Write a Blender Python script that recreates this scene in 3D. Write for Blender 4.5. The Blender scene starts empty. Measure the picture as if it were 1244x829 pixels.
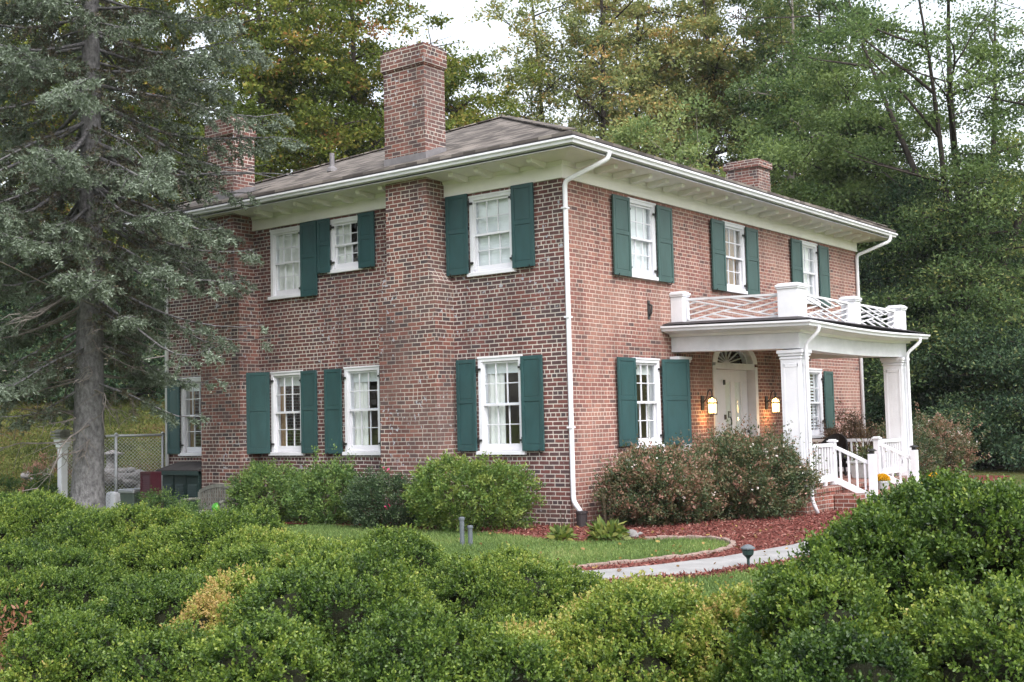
import bpy, math, random
import numpy as np
from mathutils import Vector, Matrix

# ---------------------------------------------------------------- camera, world, sun, exposure
scene = bpy.context.scene
COL = scene.collection
YAW, PITCH, ROLL, FPX = 0.653118, 0.06701, -0.023971, 1473.37
CAM = Vector((-16.2461, -11.3229, 1.7166))
FWD = Vector((math.cos(PITCH)*math.cos(YAW), math.cos(PITCH)*math.sin(YAW), math.sin(PITCH)))
R0 = Vector((math.sin(YAW), -math.cos(YAW), 0)); U0 = R0.cross(FWD)
RGT = R0*math.cos(ROLL) + U0*math.sin(ROLL); UPV = -R0*math.sin(ROLL) + U0*math.cos(ROLL)
cam_d = bpy.data.cameras.new('camera'); cam = bpy.data.objects.new('camera', cam_d); COL.objects.link(cam)
cam.matrix_world = Matrix(((RGT.x, UPV.x, -FWD.x, CAM.x), (RGT.y, UPV.y, -FWD.y, CAM.y), (RGT.z, UPV.z, -FWD.z, CAM.z), (0, 0, 0, 1)))
cam_d.sensor_width = 36; cam_d.lens = 36*FPX/1244; cam_d.clip_end = 600; cam_d.clip_start = 0.1
scene.camera = cam
w = bpy.data.worlds.new('World'); scene.world = w; w.use_nodes = True
nt = w.node_tree; nt.nodes.clear()
sky = nt.nodes.new('ShaderNodeTexSky'); sky.sky_type = 'NISHITA'; sky.sun_disc = False
SUN_EL, SUN_AZ = math.radians(52), math.radians(208)      # azimuth: where the light comes from, clockwise from +Y
sky.sun_elevation = SUN_EL; sky.sun_rotation = SUN_AZ; sky.dust_density = 4; sky.air_density = 1.6; sky.ozone_density = 2.0
hsv = nt.nodes.new('ShaderNodeHueSaturation'); hsv.inputs['Saturation'].default_value = 0.36
bg = nt.nodes.new('ShaderNodeBackground'); bg.inputs['Strength'].default_value = 0.15
wo = nt.nodes.new('ShaderNodeOutputWorld')
nt.links.new(sky.outputs[0], hsv.inputs['Color']); nt.links.new(hsv.outputs[0], bg.inputs['Color']); nt.links.new(bg.outputs[0], wo.inputs['Surface'])
sun_d = bpy.data.lights.new('sun', 'SUN'); sun = bpy.data.objects.new('sun', sun_d); COL.objects.link(sun)
sun_d.energy = 1.1; sun_d.angle = math.radians(50); sun_d.color = (1.0, 0.97, 0.97)
sdir = Vector((math.sin(SUN_AZ)*math.cos(SUN_EL), math.cos(SUN_AZ)*math.cos(SUN_EL), math.sin(SUN_EL)))
sun.rotation_euler = sdir.to_track_quat('Z', 'Y').to_euler(); sun.location = (-30, -30, 40)
scene.view_settings.view_transform = 'Standard'; scene.view_settings.look = 'None'
scene.view_settings.exposure = 1.35; scene.view_settings.gamma = 1; scene.view_settings.use_curve_mapping = False
scene.render.engine = 'CYCLES'
scene.cycles.max_bounces = 6; scene.cycles.transparent_max_bounces = 12; scene.cycles.diffuse_bounces = 3
scene.cycles.use_denoising = True
scene.cycles.sample_clamp_indirect = 6

rng = np.random.default_rng(11)
R = math.radians

def at(px, py, depth):
    """world point seen at photo pixel (px, py) when it stands `depth` metres away"""
    d = FWD + RGT*((px-622)/FPX) + UPV*((414.5-py)/FPX)
    return CAM + d*depth

def sstep(a, b, x):
    t = min(1, max(0, (x-a)/(b-a))); return t*t*(3-2*t)

FH = Vector((math.cos(YAW), math.sin(YAW)))
def ground(x, y):
    dx, dy = x-CAM.x, y-CAM.y
    s = dx*FH.x + dy*FH.y; lat = dx*FH.y - dy*FH.x
    z = -0.2*sstep(5.5, 8.5, y)*sstep(2, 0, x)*sstep(33, 27, s)
    s0 = 26.5 + 13*sstep(-8.6, -6.3, lat)
    k = max(0, s-s0)
    z += 0.19*k*k/(k+3.5)
    return z

# ---------------------------------------------------------------- mesh helpers
class MB:
    def __init__(self): self.v = []; self.f = []; self.m = []
    def add(self, vs, fs, mat=0):
        o = len(self.v); self.v += [tuple(p) for p in vs]
        self.f += [tuple(i+o for i in f) for f in fs]; self.m += [mat]*len(fs); return self
    def box(self, x0, x1, y0, y1, z0, z1, mat=0):
        x0, x1 = min(x0, x1), max(x0, x1); y0, y1 = min(y0, y1), max(y0, y1); z0, z1 = min(z0, z1), max(z0, z1)
        v = [(x, y, z) for z in (z0, z1) for (x, y) in ((x0, y0), (x1, y0), (x1, y1), (x0, y1))]
        return self.add(v, [(3, 2, 1, 0), (4, 5, 6, 7), (0, 1, 5, 4), (1, 2, 6, 5), (2, 3, 7, 6), (3, 0, 4, 7)], mat)
    def hexa(self, v8, mat=0):
        return self.add(v8, [(3, 2, 1, 0), (4, 5, 6, 7), (0, 1, 5, 4), (1, 2, 6, 5), (2, 3, 7, 6), (3, 0, 4, 7)], mat)
    def fbox(self, fr, a0, a1, n0, n1, z0, z1, mat=0):
        """box in a wall frame fr: a along the wall, n outward"""
        v = [fr(a, n, z) for z in (z0, z1) for (a, n) in ((a0, n1), (a1, n1), (a1, n0), (a0, n0))]
        return self.hexa(v, mat)
    def bar(self, p0, p1, w, h, up=(0, 0, 1), mat=0):
        p0, p1 = Vector(p0), Vector(p1); d = (p1-p0).normalized(); s = d.cross(Vector(up))
        s = s.normalized() if s.length > 1e-5 else Vector((1, 0, 0)); u = s.cross(d)
        c = [(-1, -1), (1, -1), (1, 1), (-1, 1)]
        v = [p + s*(i*w/2) + u*(j*h/2) for p in (p0, p1) for (i, j) in c]
        return self.add(v, [(0, 1, 2, 3), (7, 6, 5, 4), (4, 5, 1, 0), (5, 6, 2, 1), (6, 7, 3, 2), (7, 4, 0, 3)], mat)
    def tube(self, pts, rad, n=8, mat=0, caps=True):
        pts = [Vector(p) for p in pts]
        rad = [rad]*len(pts) if not hasattr(rad, '__len__') else rad
        vs, fs = [], []; ref = None
        for i, p in enumerate(pts):
            d = (pts[min(i+1, len(pts)-1)] - pts[max(i-1, 0)]).normalized()
            if ref is None: ref = d.orthogonal().normalized()
            ref = (ref - d*ref.dot(d)); ref = ref.normalized() if ref.length > 1e-6 else d.orthogonal().normalized()
            b = d.cross(ref)
            for k in range(n):
                a = 2*math.pi*k/n; vs.append(p + (ref*math.cos(a) + b*math.sin(a))*rad[i])
        for i in range(len(pts)-1):
            for k in range(n):
                k2 = (k+1) % n; fs.append((i*n+k, i*n+k2, (i+1)*n+k2, (i+1)*n+k))
        if caps: fs.append(tuple(range(n-1, -1, -1))); fs.append(tuple((len(pts)-1)*n+k for k in range(n)))
        return self.add(vs, fs, mat)
    def lathe(self, prof, c=(0, 0, 0), n=16, mat=0, sx=1, sy=1):
        vs = [(c[0]+r*sx*math.cos(2*math.pi*k/n), c[1]+r*sy*math.sin(2*math.pi*k/n), c[2]+z) for r, z in prof for k in range(n)]
        fs = []
        for i in range(len(prof)-1):
            for k in range(n):
                k2 = (k+1) % n; fs.append((i*n+k, i*n+k2, (i+1)*n+k2, (i+1)*n+k))
        fs.append(tuple(range(n-1, -1, -1))); fs.append(tuple((len(prof)-1)*n+k for k in range(n)))
        return self.add(vs, fs, mat)
    def prism(self, pts, d, mat=0):
        """closed polygon of 3-D points extruded by vector d"""
        n = len(pts); d = Vector(d); pts = [Vector(p) for p in pts]
        return self.add(pts + [p+d for p in pts], [tuple(range(n-1, -1, -1)), tuple(range(n, 2*n))] + [(i, (i+1) % n, n+(i+1) % n, n+i) for i in range(n)], mat)
    def ring(self, prof, x0, x1, y0, y1, mat=0):
        """closed profile of (offset outward, z) swept round a rectangle"""
        n = len(prof); vs = []
        for (sx, sy, x, y) in ((-1, -1, x0, y0), (1, -1, x1, y0), (1, 1, x1, y1), (-1, 1, x0, y1)):
            vs += [(x+sx*o, y+sy*o, z) for o, z in prof]
        fs = [(c*n+i, ((c+1) % 4)*n+i, ((c+1) % 4)*n+(i+1) % n, c*n+(i+1) % n) for c in range(4) for i in range(n)]
        return self.add(vs, fs, mat)
    def build(self, name, mats, parent=None, smooth=False, bevel=0, fix=True):
        me = bpy.data.meshes.new(name); org = Vector((0, 0, 0))
        if parent is not None: org = world_loc(parent)
        me.from_pydata([tuple(Vector(p)-org) for p in self.v], [], self.f)
        mats = mats if isinstance(mats, (list, tuple)) else [mats]
        for m in mats: me.materials.append(m)
        if len(mats) > 1: me.polygons.foreach_set('material_index', self.m)
        if fix:
            import bmesh
            bm = bmesh.new(); bm.from_mesh(me); bmesh.ops.recalc_face_normals(bm, faces=bm.faces); bm.to_mesh(me); bm.free()
        if smooth: me.polygons.foreach_set('use_smooth', [True]*len(me.polygons))
        o = bpy.data.objects.new(name, me); COL.objects.link(o)
        if parent is not None: o.parent = parent
        if bevel:
            b = o.modifiers.new('bevel', 'BEVEL'); b.width = bevel; b.segments = 2; b.limit_method = 'ANGLE'; b.angle_limit = R(35)
        return o

def world_loc(o):
    p = Vector((0, 0, 0))
    while o is not None: p += o.location; o = o.parent
    return p

def tag(o, label=None, cat=None, group=None, kind=None):
    if label: o['label'] = label
    if cat: o['category'] = cat
    if group: o['group'] = group
    if kind: o['kind'] = kind
    return o

def empty(name, loc, label=None, cat=None, group=None):
    o = bpy.data.objects.new(name, None); COL.objects.link(o); o.location = loc; o.empty_display_size = 0.3
    return tag(o, label, cat, group)

def np_mesh(name, V, F, mats, parent=None, tint=None, smooth=False, loc=None):
    """V (n,3), F (m,k) of one polygon size k, tint one float per face"""
    me = bpy.data.meshes.new(name); V = np.asarray(V, np.float32); F = np.asarray(F, np.int32); k = F.shape[1]
    if loc is not None: V = V - np.array(loc, np.float32)
    me.vertices.add(len(V)); me.vertices.foreach_set('co', V.ravel())
    me.loops.add(F.size); me.loops.foreach_set('vertex_index', F.ravel())
    me.polygons.add(len(F)); me.polygons.foreach_set('loop_start', np.arange(0, F.size, k, dtype=np.int32))
    me.update(calc_edges=True)
    if tint is not None:
        a = me.attributes.new('tint', 'FLOAT', 'FACE'); a.data.foreach_set('value', np.asarray(tint, np.float32))
    for m in (mats if isinstance(mats, (list, tuple)) else [mats]): me.materials.append(m)
    if smooth: me.polygons.foreach_set('use_smooth', np.ones(len(F), bool))
    o = bpy.data.objects.new(name, me); COL.objects.link(o)
    if parent is not None: o.parent = parent
    return o

def unit(a): return a/np.maximum(np.linalg.norm(a, axis=1, keepdims=True), 1e-9)

def leaves(P, D, L, W, rg, hexa=False, fold=0.0):
    """leaf blades: base points P, directions D, lengths L, widths W -> V, F"""
    n = len(P); D = unit(D); s = unit(np.cross(D, unit(rg.normal(size=(n, 3))))); nn = np.cross(s, D)
    L = np.broadcast_to(L, n)[:, None]; W = np.broadcast_to(W, n)[:, None]
    if hexa:
        c = [P, P+D*L*.28+s*W*.46, P+D*L*.68+s*W*.42-nn*L*fold, P+D*L-nn*L*fold*1.6, P+D*L*.68-s*W*.42-nn*L*fold, P+D*L*.28-s*W*.46]
    else:
        c = [P, P+D*L*.45+s*W*.5, P+D*L-nn*L*fold, P+D*L*.45-s*W*.5]
    k = len(c); V = np.stack(c, 1).reshape(-1, 3); F = np.arange(n*k).reshape(n, k)
    return V, F

# ---------------------------------------------------------------- materials
def mat(name, col, rough=0.6, spec=0.4, noise=0.0, nscale=8.0, bump=0.0, bscale=40.0, metal=0.0, stretch=None):
    m = bpy.data.materials.new(name); m.use_nodes = True; t = m.node_tree; b = t.nodes['Principled BSDF']
    b.inputs['Roughness'].default_value = rough; b.inputs['Specular IOR Level'].default_value = spec; b.inputs['Metallic'].default_value = metal
    b.inputs['Base Color'].default_value = (*col, 1)
    tc = t.nodes.new('ShaderNodeTexCoord'); src = tc.outputs['Object']
    if stretch:
        mp = t.nodes.new('ShaderNodeMapping'); mp.inputs['Scale'].default_value = stretch; t.links.new(src, mp.inputs[0]); src = mp.outputs[0]
    if noise:
        nz = t.nodes.new('ShaderNodeTexNoise'); nz.inputs['Scale'].default_value = nscale; nz.inputs['Detail'].default_value = 6; nz.inputs['Roughness'].default_value = .65
        rp = t.nodes.new('ShaderNodeValToRGB'); rp.color_ramp.elements[0].position = .3; rp.color_ramp.elements[1].position = .7
        rp.color_ramp.elements[0].color = (*[c*(1-noise) for c in col], 1); rp.color_ramp.elements[1].color = (*[min(1, c*(1+noise*.6)) for c in col], 1)
        t.links.new(src, nz.inputs['Vector']); t.links.new(nz.outputs[0], rp.inputs[0]); t.links.new(rp.outputs[0], b.inputs['Base Color'])
    if bump:
        n2 = t.nodes.new('ShaderNodeTexNoise'); n2.inputs['Scale'].default_value = bscale; n2.inputs['Detail'].default_value = 5
        bp = t.nodes.new('ShaderNodeBump'); bp.inputs['Strength'].default_value = bump; bp.inputs['Distance'].default_value = .02
        t.links.new(src, n2.inputs['Vector']); t.links.new(n2.outputs[0], bp.inputs['Height']); t.links.new(bp.outputs[0], b.inputs['Normal'])
    return m

class NG:
    """tiny node-maths helper"""
    def __init__(self, m): self.t = m.node_tree; self.l = self.t.links
    def m(self, op, a, b=None, c=None):
        n = self.t.nodes.new('ShaderNodeMath'); n.operation = op
        for i, x in enumerate((a, b, c)):
            if x is None: continue
            if isinstance(x, (int, float)): n.inputs[i].default_value = x
            else: self.l.new(x, n.inputs[i])
        return n.outputs[0]
    def node(self, kind, **kw):
        n = self.t.nodes.new(kind)
        for k, v in kw.items(): setattr(n, k, v)
        return n
    def noise(self, vec, scale, detail=4, rough=.6):
        n = self.node('ShaderNodeTexNoise'); n.inputs['Scale'].default_value = scale; n.inputs['Detail'].default_value = detail; n.inputs['Roughness'].default_value = rough
        self.l.new(vec, n.inputs['Vector']); return n.outputs[0]
    def ramp(self, fac, stops, interp='LINEAR'):
        n = self.node('ShaderNodeValToRGB'); r = n.color_ramp; r.interpolation = interp
        while len(r.elements) < len(stops): r.elements.new(.5)
        for e, (p, c) in zip(r.elements, stops): e.position = p; e.color = (*c, 1) if len(c) == 3 else c
        self.l.new(fac, n.inputs[0]); return n.outputs[0]
    def mix(self, fac, a, b, blend='MIX'):
        n = self.node('ShaderNodeMix', data_type='RGBA', blend_type=blend); n.clamp_factor = True
        for i, x in ((0, fac), (6, a), (7, b)):
            if isinstance(x, (int, float)): n.inputs[i].default_value = x
            elif isinstance(x, tuple): n.inputs[i].default_value = (*x, 1)
            else: self.l.new(x, n.inputs[i])
        return n.outputs[2]
    def maprange(self, x, a, b, c=0, d=1):
        n = self.node('ShaderNodeMapRange', interpolation_type='SMOOTHSTEP'); self.l.new(x, n.inputs[0])
        for i, v in zip((1, 2, 3, 4), (a, b, c, d)): n.inputs[i].default_value = v
        return n.outputs[0]

def brick_mat(name, stops, mortar, fade, fade_amt, bh=.0715, bl=.202, mt=.011, dirt=.5, grey=0.012, seed=0., split_p=.07):
    m = bpy.data.materials.new(name); m.use_nodes = True; g = NG(m); b = m.node_tree.nodes['Principled BSDF']
    tc = g.node('ShaderNodeTexCoord'); geo = g.node('ShaderNodeNewGeometry')
    sp = g.node('ShaderNodeSeparateXYZ'); g.l.new(tc.outputs['Object'], sp.inputs[0])
    sn = g.node('ShaderNodeSeparateXYZ'); g.l.new(geo.outputs['True Normal'], sn.inputs[0])
    ax = g.m('GREATER_THAN', g.m('ABSOLUTE', sn.outputs[0]), .6)
    flat = g.m('GREATER_THAN', g.m('ABSOLUTE', sn.outputs[2]), .7)
    u = g.m('ADD', g.m('MULTIPLY', ax, sp.outputs[1]), g.m('MULTIPLY', g.m('SUBTRACT', 1, ax), sp.outputs[0]))
    v = g.m('ADD', g.m('MULTIPLY', flat, sp.outputs[1]), g.m('MULTIPLY', g.m('SUBTRACT', 1, flat), sp.outputs[2]))
    wob = g.m('MULTIPLY', g.m('SUBTRACT', g.noise(tc.outputs['Object'], 1.1, 2), .5), .022)
    v = g.m('ADD', v, wob)
    vr = g.m('DIVIDE', v, bh); row = g.m('FLOOR', vr); fv = g.m('FRACT', vr)
    wr = g.node('ShaderNodeTexWhiteNoise', noise_dimensions='1D'); g.l.new(g.m('ADD', row, 17.3+seed), wr.inputs['W'])
    head = g.m('LESS_THAN', g.m('FLOORED_MODULO', row, 5.0), .5)
    mul = g.m('ADD', 1, head)
    ur = g.m('ADD', g.m('ADD', g.m('MULTIPLY', g.m('DIVIDE', u, bl), mul), g.m('MULTIPLY', row, .5)), g.m('MULTIPLY', wr.outputs[0], .16))
    col0 = g.m('FLOOR', ur); fu0 = g.m('FRACT', ur)
    # some stretchers are laid as two headers
    ws = g.node('ShaderNodeTexWhiteNoise', noise_dimensions='2D'); cv0 = g.node('ShaderNodeCombineXYZ'); g.l.new(col0, cv0.inputs[0]); g.l.new(g.m('ADD', row, 5.5), cv0.inputs[1]); g.l.new(cv0.outputs[0], ws.inputs['Vector'])
    split = g.m('MULTIPLY', g.m('LESS_THAN', ws.outputs[0], split_p), g.m('SUBTRACT', 1, head))
    mul2 = g.m('ADD', 1, split); fu1 = g.m('MULTIPLY', fu0, mul2); sub = g.m('FLOOR', fu1); fu = g.m('FRACT', fu1)
    wid = g.m('DIVIDE', bl, g.m('MULTIPLY', mul, mul2))
    du = g.m('MULTIPLY', g.m('MINIMUM', fu, g.m('SUBTRACT', 1, fu)), wid)
    dv = g.m('MULTIPLY', g.m('MINIMUM', fv, g.m('SUBTRACT', 1, fv)), bh)
    d = g.m('ADD', g.m('MINIMUM', du, dv), g.m('MULTIPLY', g.m('SUBTRACT', g.noise(tc.outputs['Object'], 35, 2), .5), .007))
    mask = g.maprange(d, mt*.32, mt*.75)
    cv = g.node('ShaderNodeCombineXYZ'); g.l.new(g.m('ADD', col0, g.m('MULTIPLY', sub, .37)), cv.inputs[0]); g.l.new(row, cv.inputs[1]); g.l.new(g.m('ADD', ax, seed), cv.inputs[2])
    wn = g.node('ShaderNodeTexWhiteNoise', noise_dimensions='3D'); g.l.new(cv.outputs[0], wn.inputs['Vector'])
    patch = g.noise(tc.outputs['Object'], .55, 3)
    fac = g.m('ADD', g.m('MULTIPLY', wn.outputs[0], .86), g.m('MULTIPLY', g.m('SUBTRACT', patch, .5), .5))
    brick = g.ramp(fac, stops)
    fine = g.noise(tc.outputs['Object'], 60, 4)
    brick = g.mix(.55, brick, g.ramp(fine, [(.25, (.55, .55, .55)), (.75, (1.25, 1.25, 1.25))]), 'MULTIPLY')
    fmask = g.m('MULTIPLY', g.maprange(g.noise(tc.outputs['Object'], .7, 4), .47, .62), fade_amt)
    brick = g.mix(fmask, brick, fade)
    gm = g.m('MULTIPLY', g.m('LESS_THAN', wn.outputs[0], grey*3), g.m('GREATER_THAN', patch, .5))
    wn2 = g.node('ShaderNodeSeparateColor'); g.l.new(wn.outputs[1], wn2.inputs[0])
    gm = g.m('MULTIPLY', g.m('LESS_THAN', wn2.outputs[1], grey), g.m('GREATER_THAN', g.noise(tc.outputs['Object'], 17, 2), .5))
    mdirt = g.maprange(g.noise(tc.outputs['Object'], .9, 5), .38, .66)
    mort = g.mix(g.m('MULTIPLY', mdirt, dirt), mortar, tuple(c*.42 for c in mortar))
    colr = g.mix(mask, mort, brick)
    pm = g.m('MULTIPLY', g.maprange(g.noise(tc.outputs['Object'], 11, 1.5), .69-grey*1.6, .725-grey*1.6), g.maprange(g.noise(tc.outputs['Object'], .8, 2), .47, .56))
    colr = g.mix(g.m('MULTIPLY', pm, min(1, grey*60)), colr, (.36, .37, .41))
    mp = g.node('ShaderNodeMapping'); mp.inputs['Scale'].default_value = (2.6, 2.6, .22); g.l.new(tc.outputs['Object'], mp.inputs[0])
    colr = g.mix(.8, colr, g.ramp(g.noise(mp.outputs[0], 1.0, 5, .65), [(.34, (.66, .64, .64)), (.52, (1., 1., 1.)), (.68, (1.16, 1.14, 1.12))]), 'MULTIPLY')
    # grime of its own: long rain streaks; colour also darkens unevenly towards the foot
    low = g.m('MULTIPLY', g.maprange(sp.outputs[2], .75, .05), g.maprange(g.noise(tc.outputs['Object'], 1.6, 4), .35, .7))
    colr = g.mix(g.m('MULTIPLY', low, .35), colr, (.09, .075, .06))
    g.l.new(colr, b.inputs['Base Color']); b.inputs['Roughness'].default_value = .88; b.inputs['Specular IOR Level'].default_value = .25
    hh = g.m('ADD', g.m('MULTIPLY', mask, 1), g.m('MULTIPLY', fine, .35))
    bp = g.node('ShaderNodeBump'); bp.inputs['Strength'].default_value = .7; bp.inputs['Distance'].default_value = .008
    g.l.new(hh, bp.inputs['Height']); g.l.new(bp.outputs[0], b.inputs['Normal'])
    return m

def leaf_mat(name, stops, trans=.3, rough=.5, spec=.35):
    m = bpy.data.materials.new(name); m.use_nodes = True; g = NG(m); b = m.node_tree.nodes['Principled BSDF']
    a = g.node('ShaderNodeAttribute', attribute_name='tint'); c = g.ramp(a.outputs['Fac'], stops)
    g.l.new(c, b.inputs['Base Color']); b.inputs['Roughness'].default_value = rough; b.inputs['Specular IOR Level'].default_value = spec
    if trans:
        tr = g.node('ShaderNodeBsdfTranslucent'); g.l.new(g.mix(.5, c, g.mix(1., c, (1.2, 1.25, .5), 'MULTIPLY')), tr.inputs[0])
        mx = g.node('ShaderNodeMixShader'); mx.inputs[0].default_value = trans
        g.l.new(b.outputs[0], mx.inputs[1]); g.l.new(tr.outputs[0], mx.inputs[2]); g.l.new(mx.outputs[0], m.node_tree.nodes['Material Output'].inputs[0])
    return m

def glass_mat(name, tint=(.97, .99, 1.0)):
    m = bpy.data.materials.new(name); m.use_nodes = True; g = NG(m); t = m.node_tree; t.nodes.remove(t.nodes['Principled BSDF'])
    tr = g.node('ShaderNodeBsdfTransparent'); tr.inputs[0].default_value = (*tint, 1)
    gl = g.node('ShaderNodeBsdfGlossy'); gl.inputs['Roughness'].default_value = .02; gl.inputs['Color'].default_value = (1, 1, 1, 1)
    tc = g.node('ShaderNodeTexCoord'); bp = g.node('ShaderNodeBump'); bp.inputs['Strength'].default_value = .06; bp.inputs['Distance'].default_value = .05
    g.l.new(g.noise(tc.outputs['Object'], 3.2, 2), bp.inputs['Height']); g.l.new(bp.outputs[0], gl.inputs['Normal'])
    fr = g.node('ShaderNodeFresnel'); fr.inputs[0].default_value = 1.52
    mx = g.node('ShaderNodeMixShader'); geo = g.node('ShaderNodeNewGeometry'); g.l.new(g.m('MULTIPLY', g.m('ADD', g.m('MULTIPLY', fr.outputs[0], 1.5), .02), g.m('SUBTRACT', 1, geo.outputs['Backfacing'])), mx.inputs[0]); g.l.new(tr.outputs[0], mx.inputs[1]); g.l.new(gl.outputs[0], mx.inputs[2])
    g.l.new(mx.outputs[0], t.nodes['Material Output'].inputs[0]); return m

def shingle_mat():
    m = bpy.data.materials.new('asphalt_shingles'); m.use_nodes = True; g = NG(m); b = m.node_tree.nodes['Principled BSDF']
    tc = g.node('ShaderNodeTexCoord'); geo = g.node('ShaderNodeNewGeometry')
    sp = g.node('ShaderNodeSeparateXYZ'); g.l.new(tc.outputs['Object'], sp.inputs[0]); sn = g.node('ShaderNodeSeparateXYZ'); g.l.new(geo.outputs['True Normal'], sn.inputs[0])
    ax = g.m('GREATER_THAN', g.m('ABSOLUTE', sn.outputs[0]), .2)
    u = g.m('ADD', g.m('MULTIPLY', ax, sp.outputs[1]), g.m('MULTIPLY', g.m('SUBTRACT', 1, ax), sp.outputs[0]))
    vr = g.m('DIVIDE', sp.outputs[2], .062); row = g.m('FLOOR', vr); fv = g.m('FRACT', vr)
    w1 = g.node('ShaderNodeTexWhiteNoise', noise_dimensions='1D'); g.l.new(row, w1.inputs['W'])
    ur = g.m('ADD', g.m('DIVIDE', u, .26), g.m('MULTIPLY', w1.outputs[0], 7)); cl = g.m('FLOOR', ur)
    cv = g.node('ShaderNodeCombineXYZ'); g.l.new(cl, cv.inputs[0]); g.l.new(row, cv.inputs[1])
    wn = g.node('ShaderNodeTexWhiteNoise', noise_dimensions='2D'); g.l.new(cv.outputs[0], wn.inputs['Vector'])
    c = g.ramp(wn.outputs[0], [(0, (.058, .051, .048)), (.5, (.118, .104, .096)), (1, (.20, .178, .162))])
    edge = g.maprange(fv, .0, .22); c = g.mix(g.m('SUBTRACT', 1, edge), c, (.04, .036, .034))
    c = g.mix(.5, c, g.ramp(g.noise(tc.outputs['Object'], .8, 4), [(.3, (.75, .74, .72)), (.7, (1.15, 1.12, 1.08))]), 'MULTIPLY')
    g.l.new(c, b.inputs['Base Color']); b.inputs['Roughness'].default_value = .95; b.inputs['Specular IOR Level'].default_value = .15
    bp = g.node('ShaderNodeBump'); bp.inputs['Strength'].default_value = .6; bp.inputs['Distance'].default_value = .012
    g.l.new(g.m('ADD', g.m('SUBTRACT', 1, fv), g.m('MULTIPLY', wn.outputs[0], .8)), bp.inputs['Height']); g.l.new(bp.outputs[0], b.inputs['Normal']); return m

def emit_mat(name, col, s):
    m = bpy.data.materials.new(name); m.use_nodes = True; b = m.node_tree.nodes['Principled BSDF']
    b.inputs['Base Color'].default_value = (.9, .8, .6, 1); b.inputs['Emission Color'].default_value = (*col, 1); b.inputs['Emission Strength'].default_value = s; return m

M = {}
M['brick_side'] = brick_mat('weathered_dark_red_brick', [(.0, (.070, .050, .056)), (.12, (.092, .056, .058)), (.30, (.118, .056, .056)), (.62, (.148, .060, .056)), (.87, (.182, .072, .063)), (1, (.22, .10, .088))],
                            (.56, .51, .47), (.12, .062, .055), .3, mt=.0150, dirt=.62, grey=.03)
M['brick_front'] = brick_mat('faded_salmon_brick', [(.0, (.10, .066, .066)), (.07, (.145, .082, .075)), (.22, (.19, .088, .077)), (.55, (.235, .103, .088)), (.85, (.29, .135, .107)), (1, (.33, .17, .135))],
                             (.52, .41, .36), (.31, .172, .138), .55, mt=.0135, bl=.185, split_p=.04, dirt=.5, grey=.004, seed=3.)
M['brick_chim'] = brick_mat('old_chimney_brick', [(.0, (.060, .046, .050)), (.16, (.088, .056, .056)), (.4, (.125, .058, .052)), (.65, (.172, .072, .060)), (.9, (.225, .10, .08)), (1, (.26, .15, .12))],
                            (.50, .45, .41), (.145, .092, .085), .55, mt=.013, dirt=.85, grey=.02, seed=7.)
M['brick_step'] = brick_mat('red_step_brick', [(.0, (.10, .045, .04)), (.5, (.24, .075, .055)), (1, (.32, .12, .09))], (.45, .40, .36), (.3, .13, .1), .2, dirt=.6, seed=9.)
M['white'] = mat('white_paint', (.70, .70, .75), .5, .4, .10, 2.2, .08, 45)
M['white_old'] = mat('weathered_white_paint', (.66, .66, .70), .55, .35, .16, 2.2, .08, 40)
M['cream'] = mat('cream_white_trim', (.80, .775, .755), .55, .3, .08, 1.7, .05, 25)
M['shutter'] = mat('teal_green_paint', (.022, .066, .070), .42, .45, .22, 5.0, .06, 60, stretch=(1, 1, .4))
M['shutter_front'] = mat('grey_green_paint', (.036, .078, .073), .45, .45, .2, 5.0, .06, 60, stretch=(1, 1, .4))
M['shingle'] = shingle_mat()
M['lead'] = mat('lead_flashing', (.17, .16, .17), .5, .5, .3, 6)
M['dark_metal'] = mat('dark_metal', (.02, .02, .02), .45, .5)
M['drip_edge'] = mat('dark_drip_edge', (.03, .025, .027), .6, .3)
M['glass'] = glass_mat('window_glass')
M['curtain'] = mat('white_curtain', (.82, .81, .77), .85, .1, .06, 5)
M['blind'] = mat('white_blind', (.86, .87, .88), .7, .2, .05, 5)
M['interior'] = mat('tan_interior_wall', (.32, .21, .12), .9, .1, .1, 1)
M['interior_floor'] = mat('wood_interior_floor', (.12, .07, .04), .6, .3)
M['concrete'] = mat('pale_concrete', (.27, .265, .265), .9, .2, .22, 3, .25, 120)
M['mulch'] = mat('red_mulch_bed', (.14, .045, .036), .95, .1, .5, 25, .8, 60)
M['edging'] = mat('grey_edging_stone', (.26, .19, .165), .9, .2, .3, 9, .3, 60)
M['soil'] = mat('dark_soil', (.05, .035, .025), .95, .1, .4, 10, .5, 30)
M['bark'] = mat('grey_spruce_bark', (.15, .145, .152), .95, .1, .6, 16, 1.0, 34, stretch=(1, 1, .6))
M['bark_dark'] = mat('dark_bark', (.05, .042, .037), .95, .1, .4, 6, .6, 20, stretch=(1, 1, .3))
M['bark_pale'] = mat('pale_bark', (.20, .18, .16), .95, .1, .35, 5, .4, 20, stretch=(1, 1, .3))
M['twig'] = mat('grey_dead_twigs', (.17, .15, .14), .95, .1, .3, 8)
M['stem'] = mat('brown_woody_stems', (.06, .045, .03), .95, .1, .3, 20)
M['galv'] = mat('galvanised_steel', (.38, .39, .41), .45, .5, .15, 20, metal=.4)
M['stone'] = mat('grey_field_stone', (.21, .20, .20), .9, .2, .5, 5, .7, 14)
M['maroon'] = mat('maroon_paint', (.075, .014, .024), .5, .4, .2, 6)
M['dkgreen'] = mat('dark_green_paint', (.016, .038, .036), .55, .4, .25, 6)
M['wood_grey'] = mat('weathered_grey_teak', (.20, .20, .18), .85, .2, .35, 12, .3, 60, stretch=(1, 1, .3))
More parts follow.
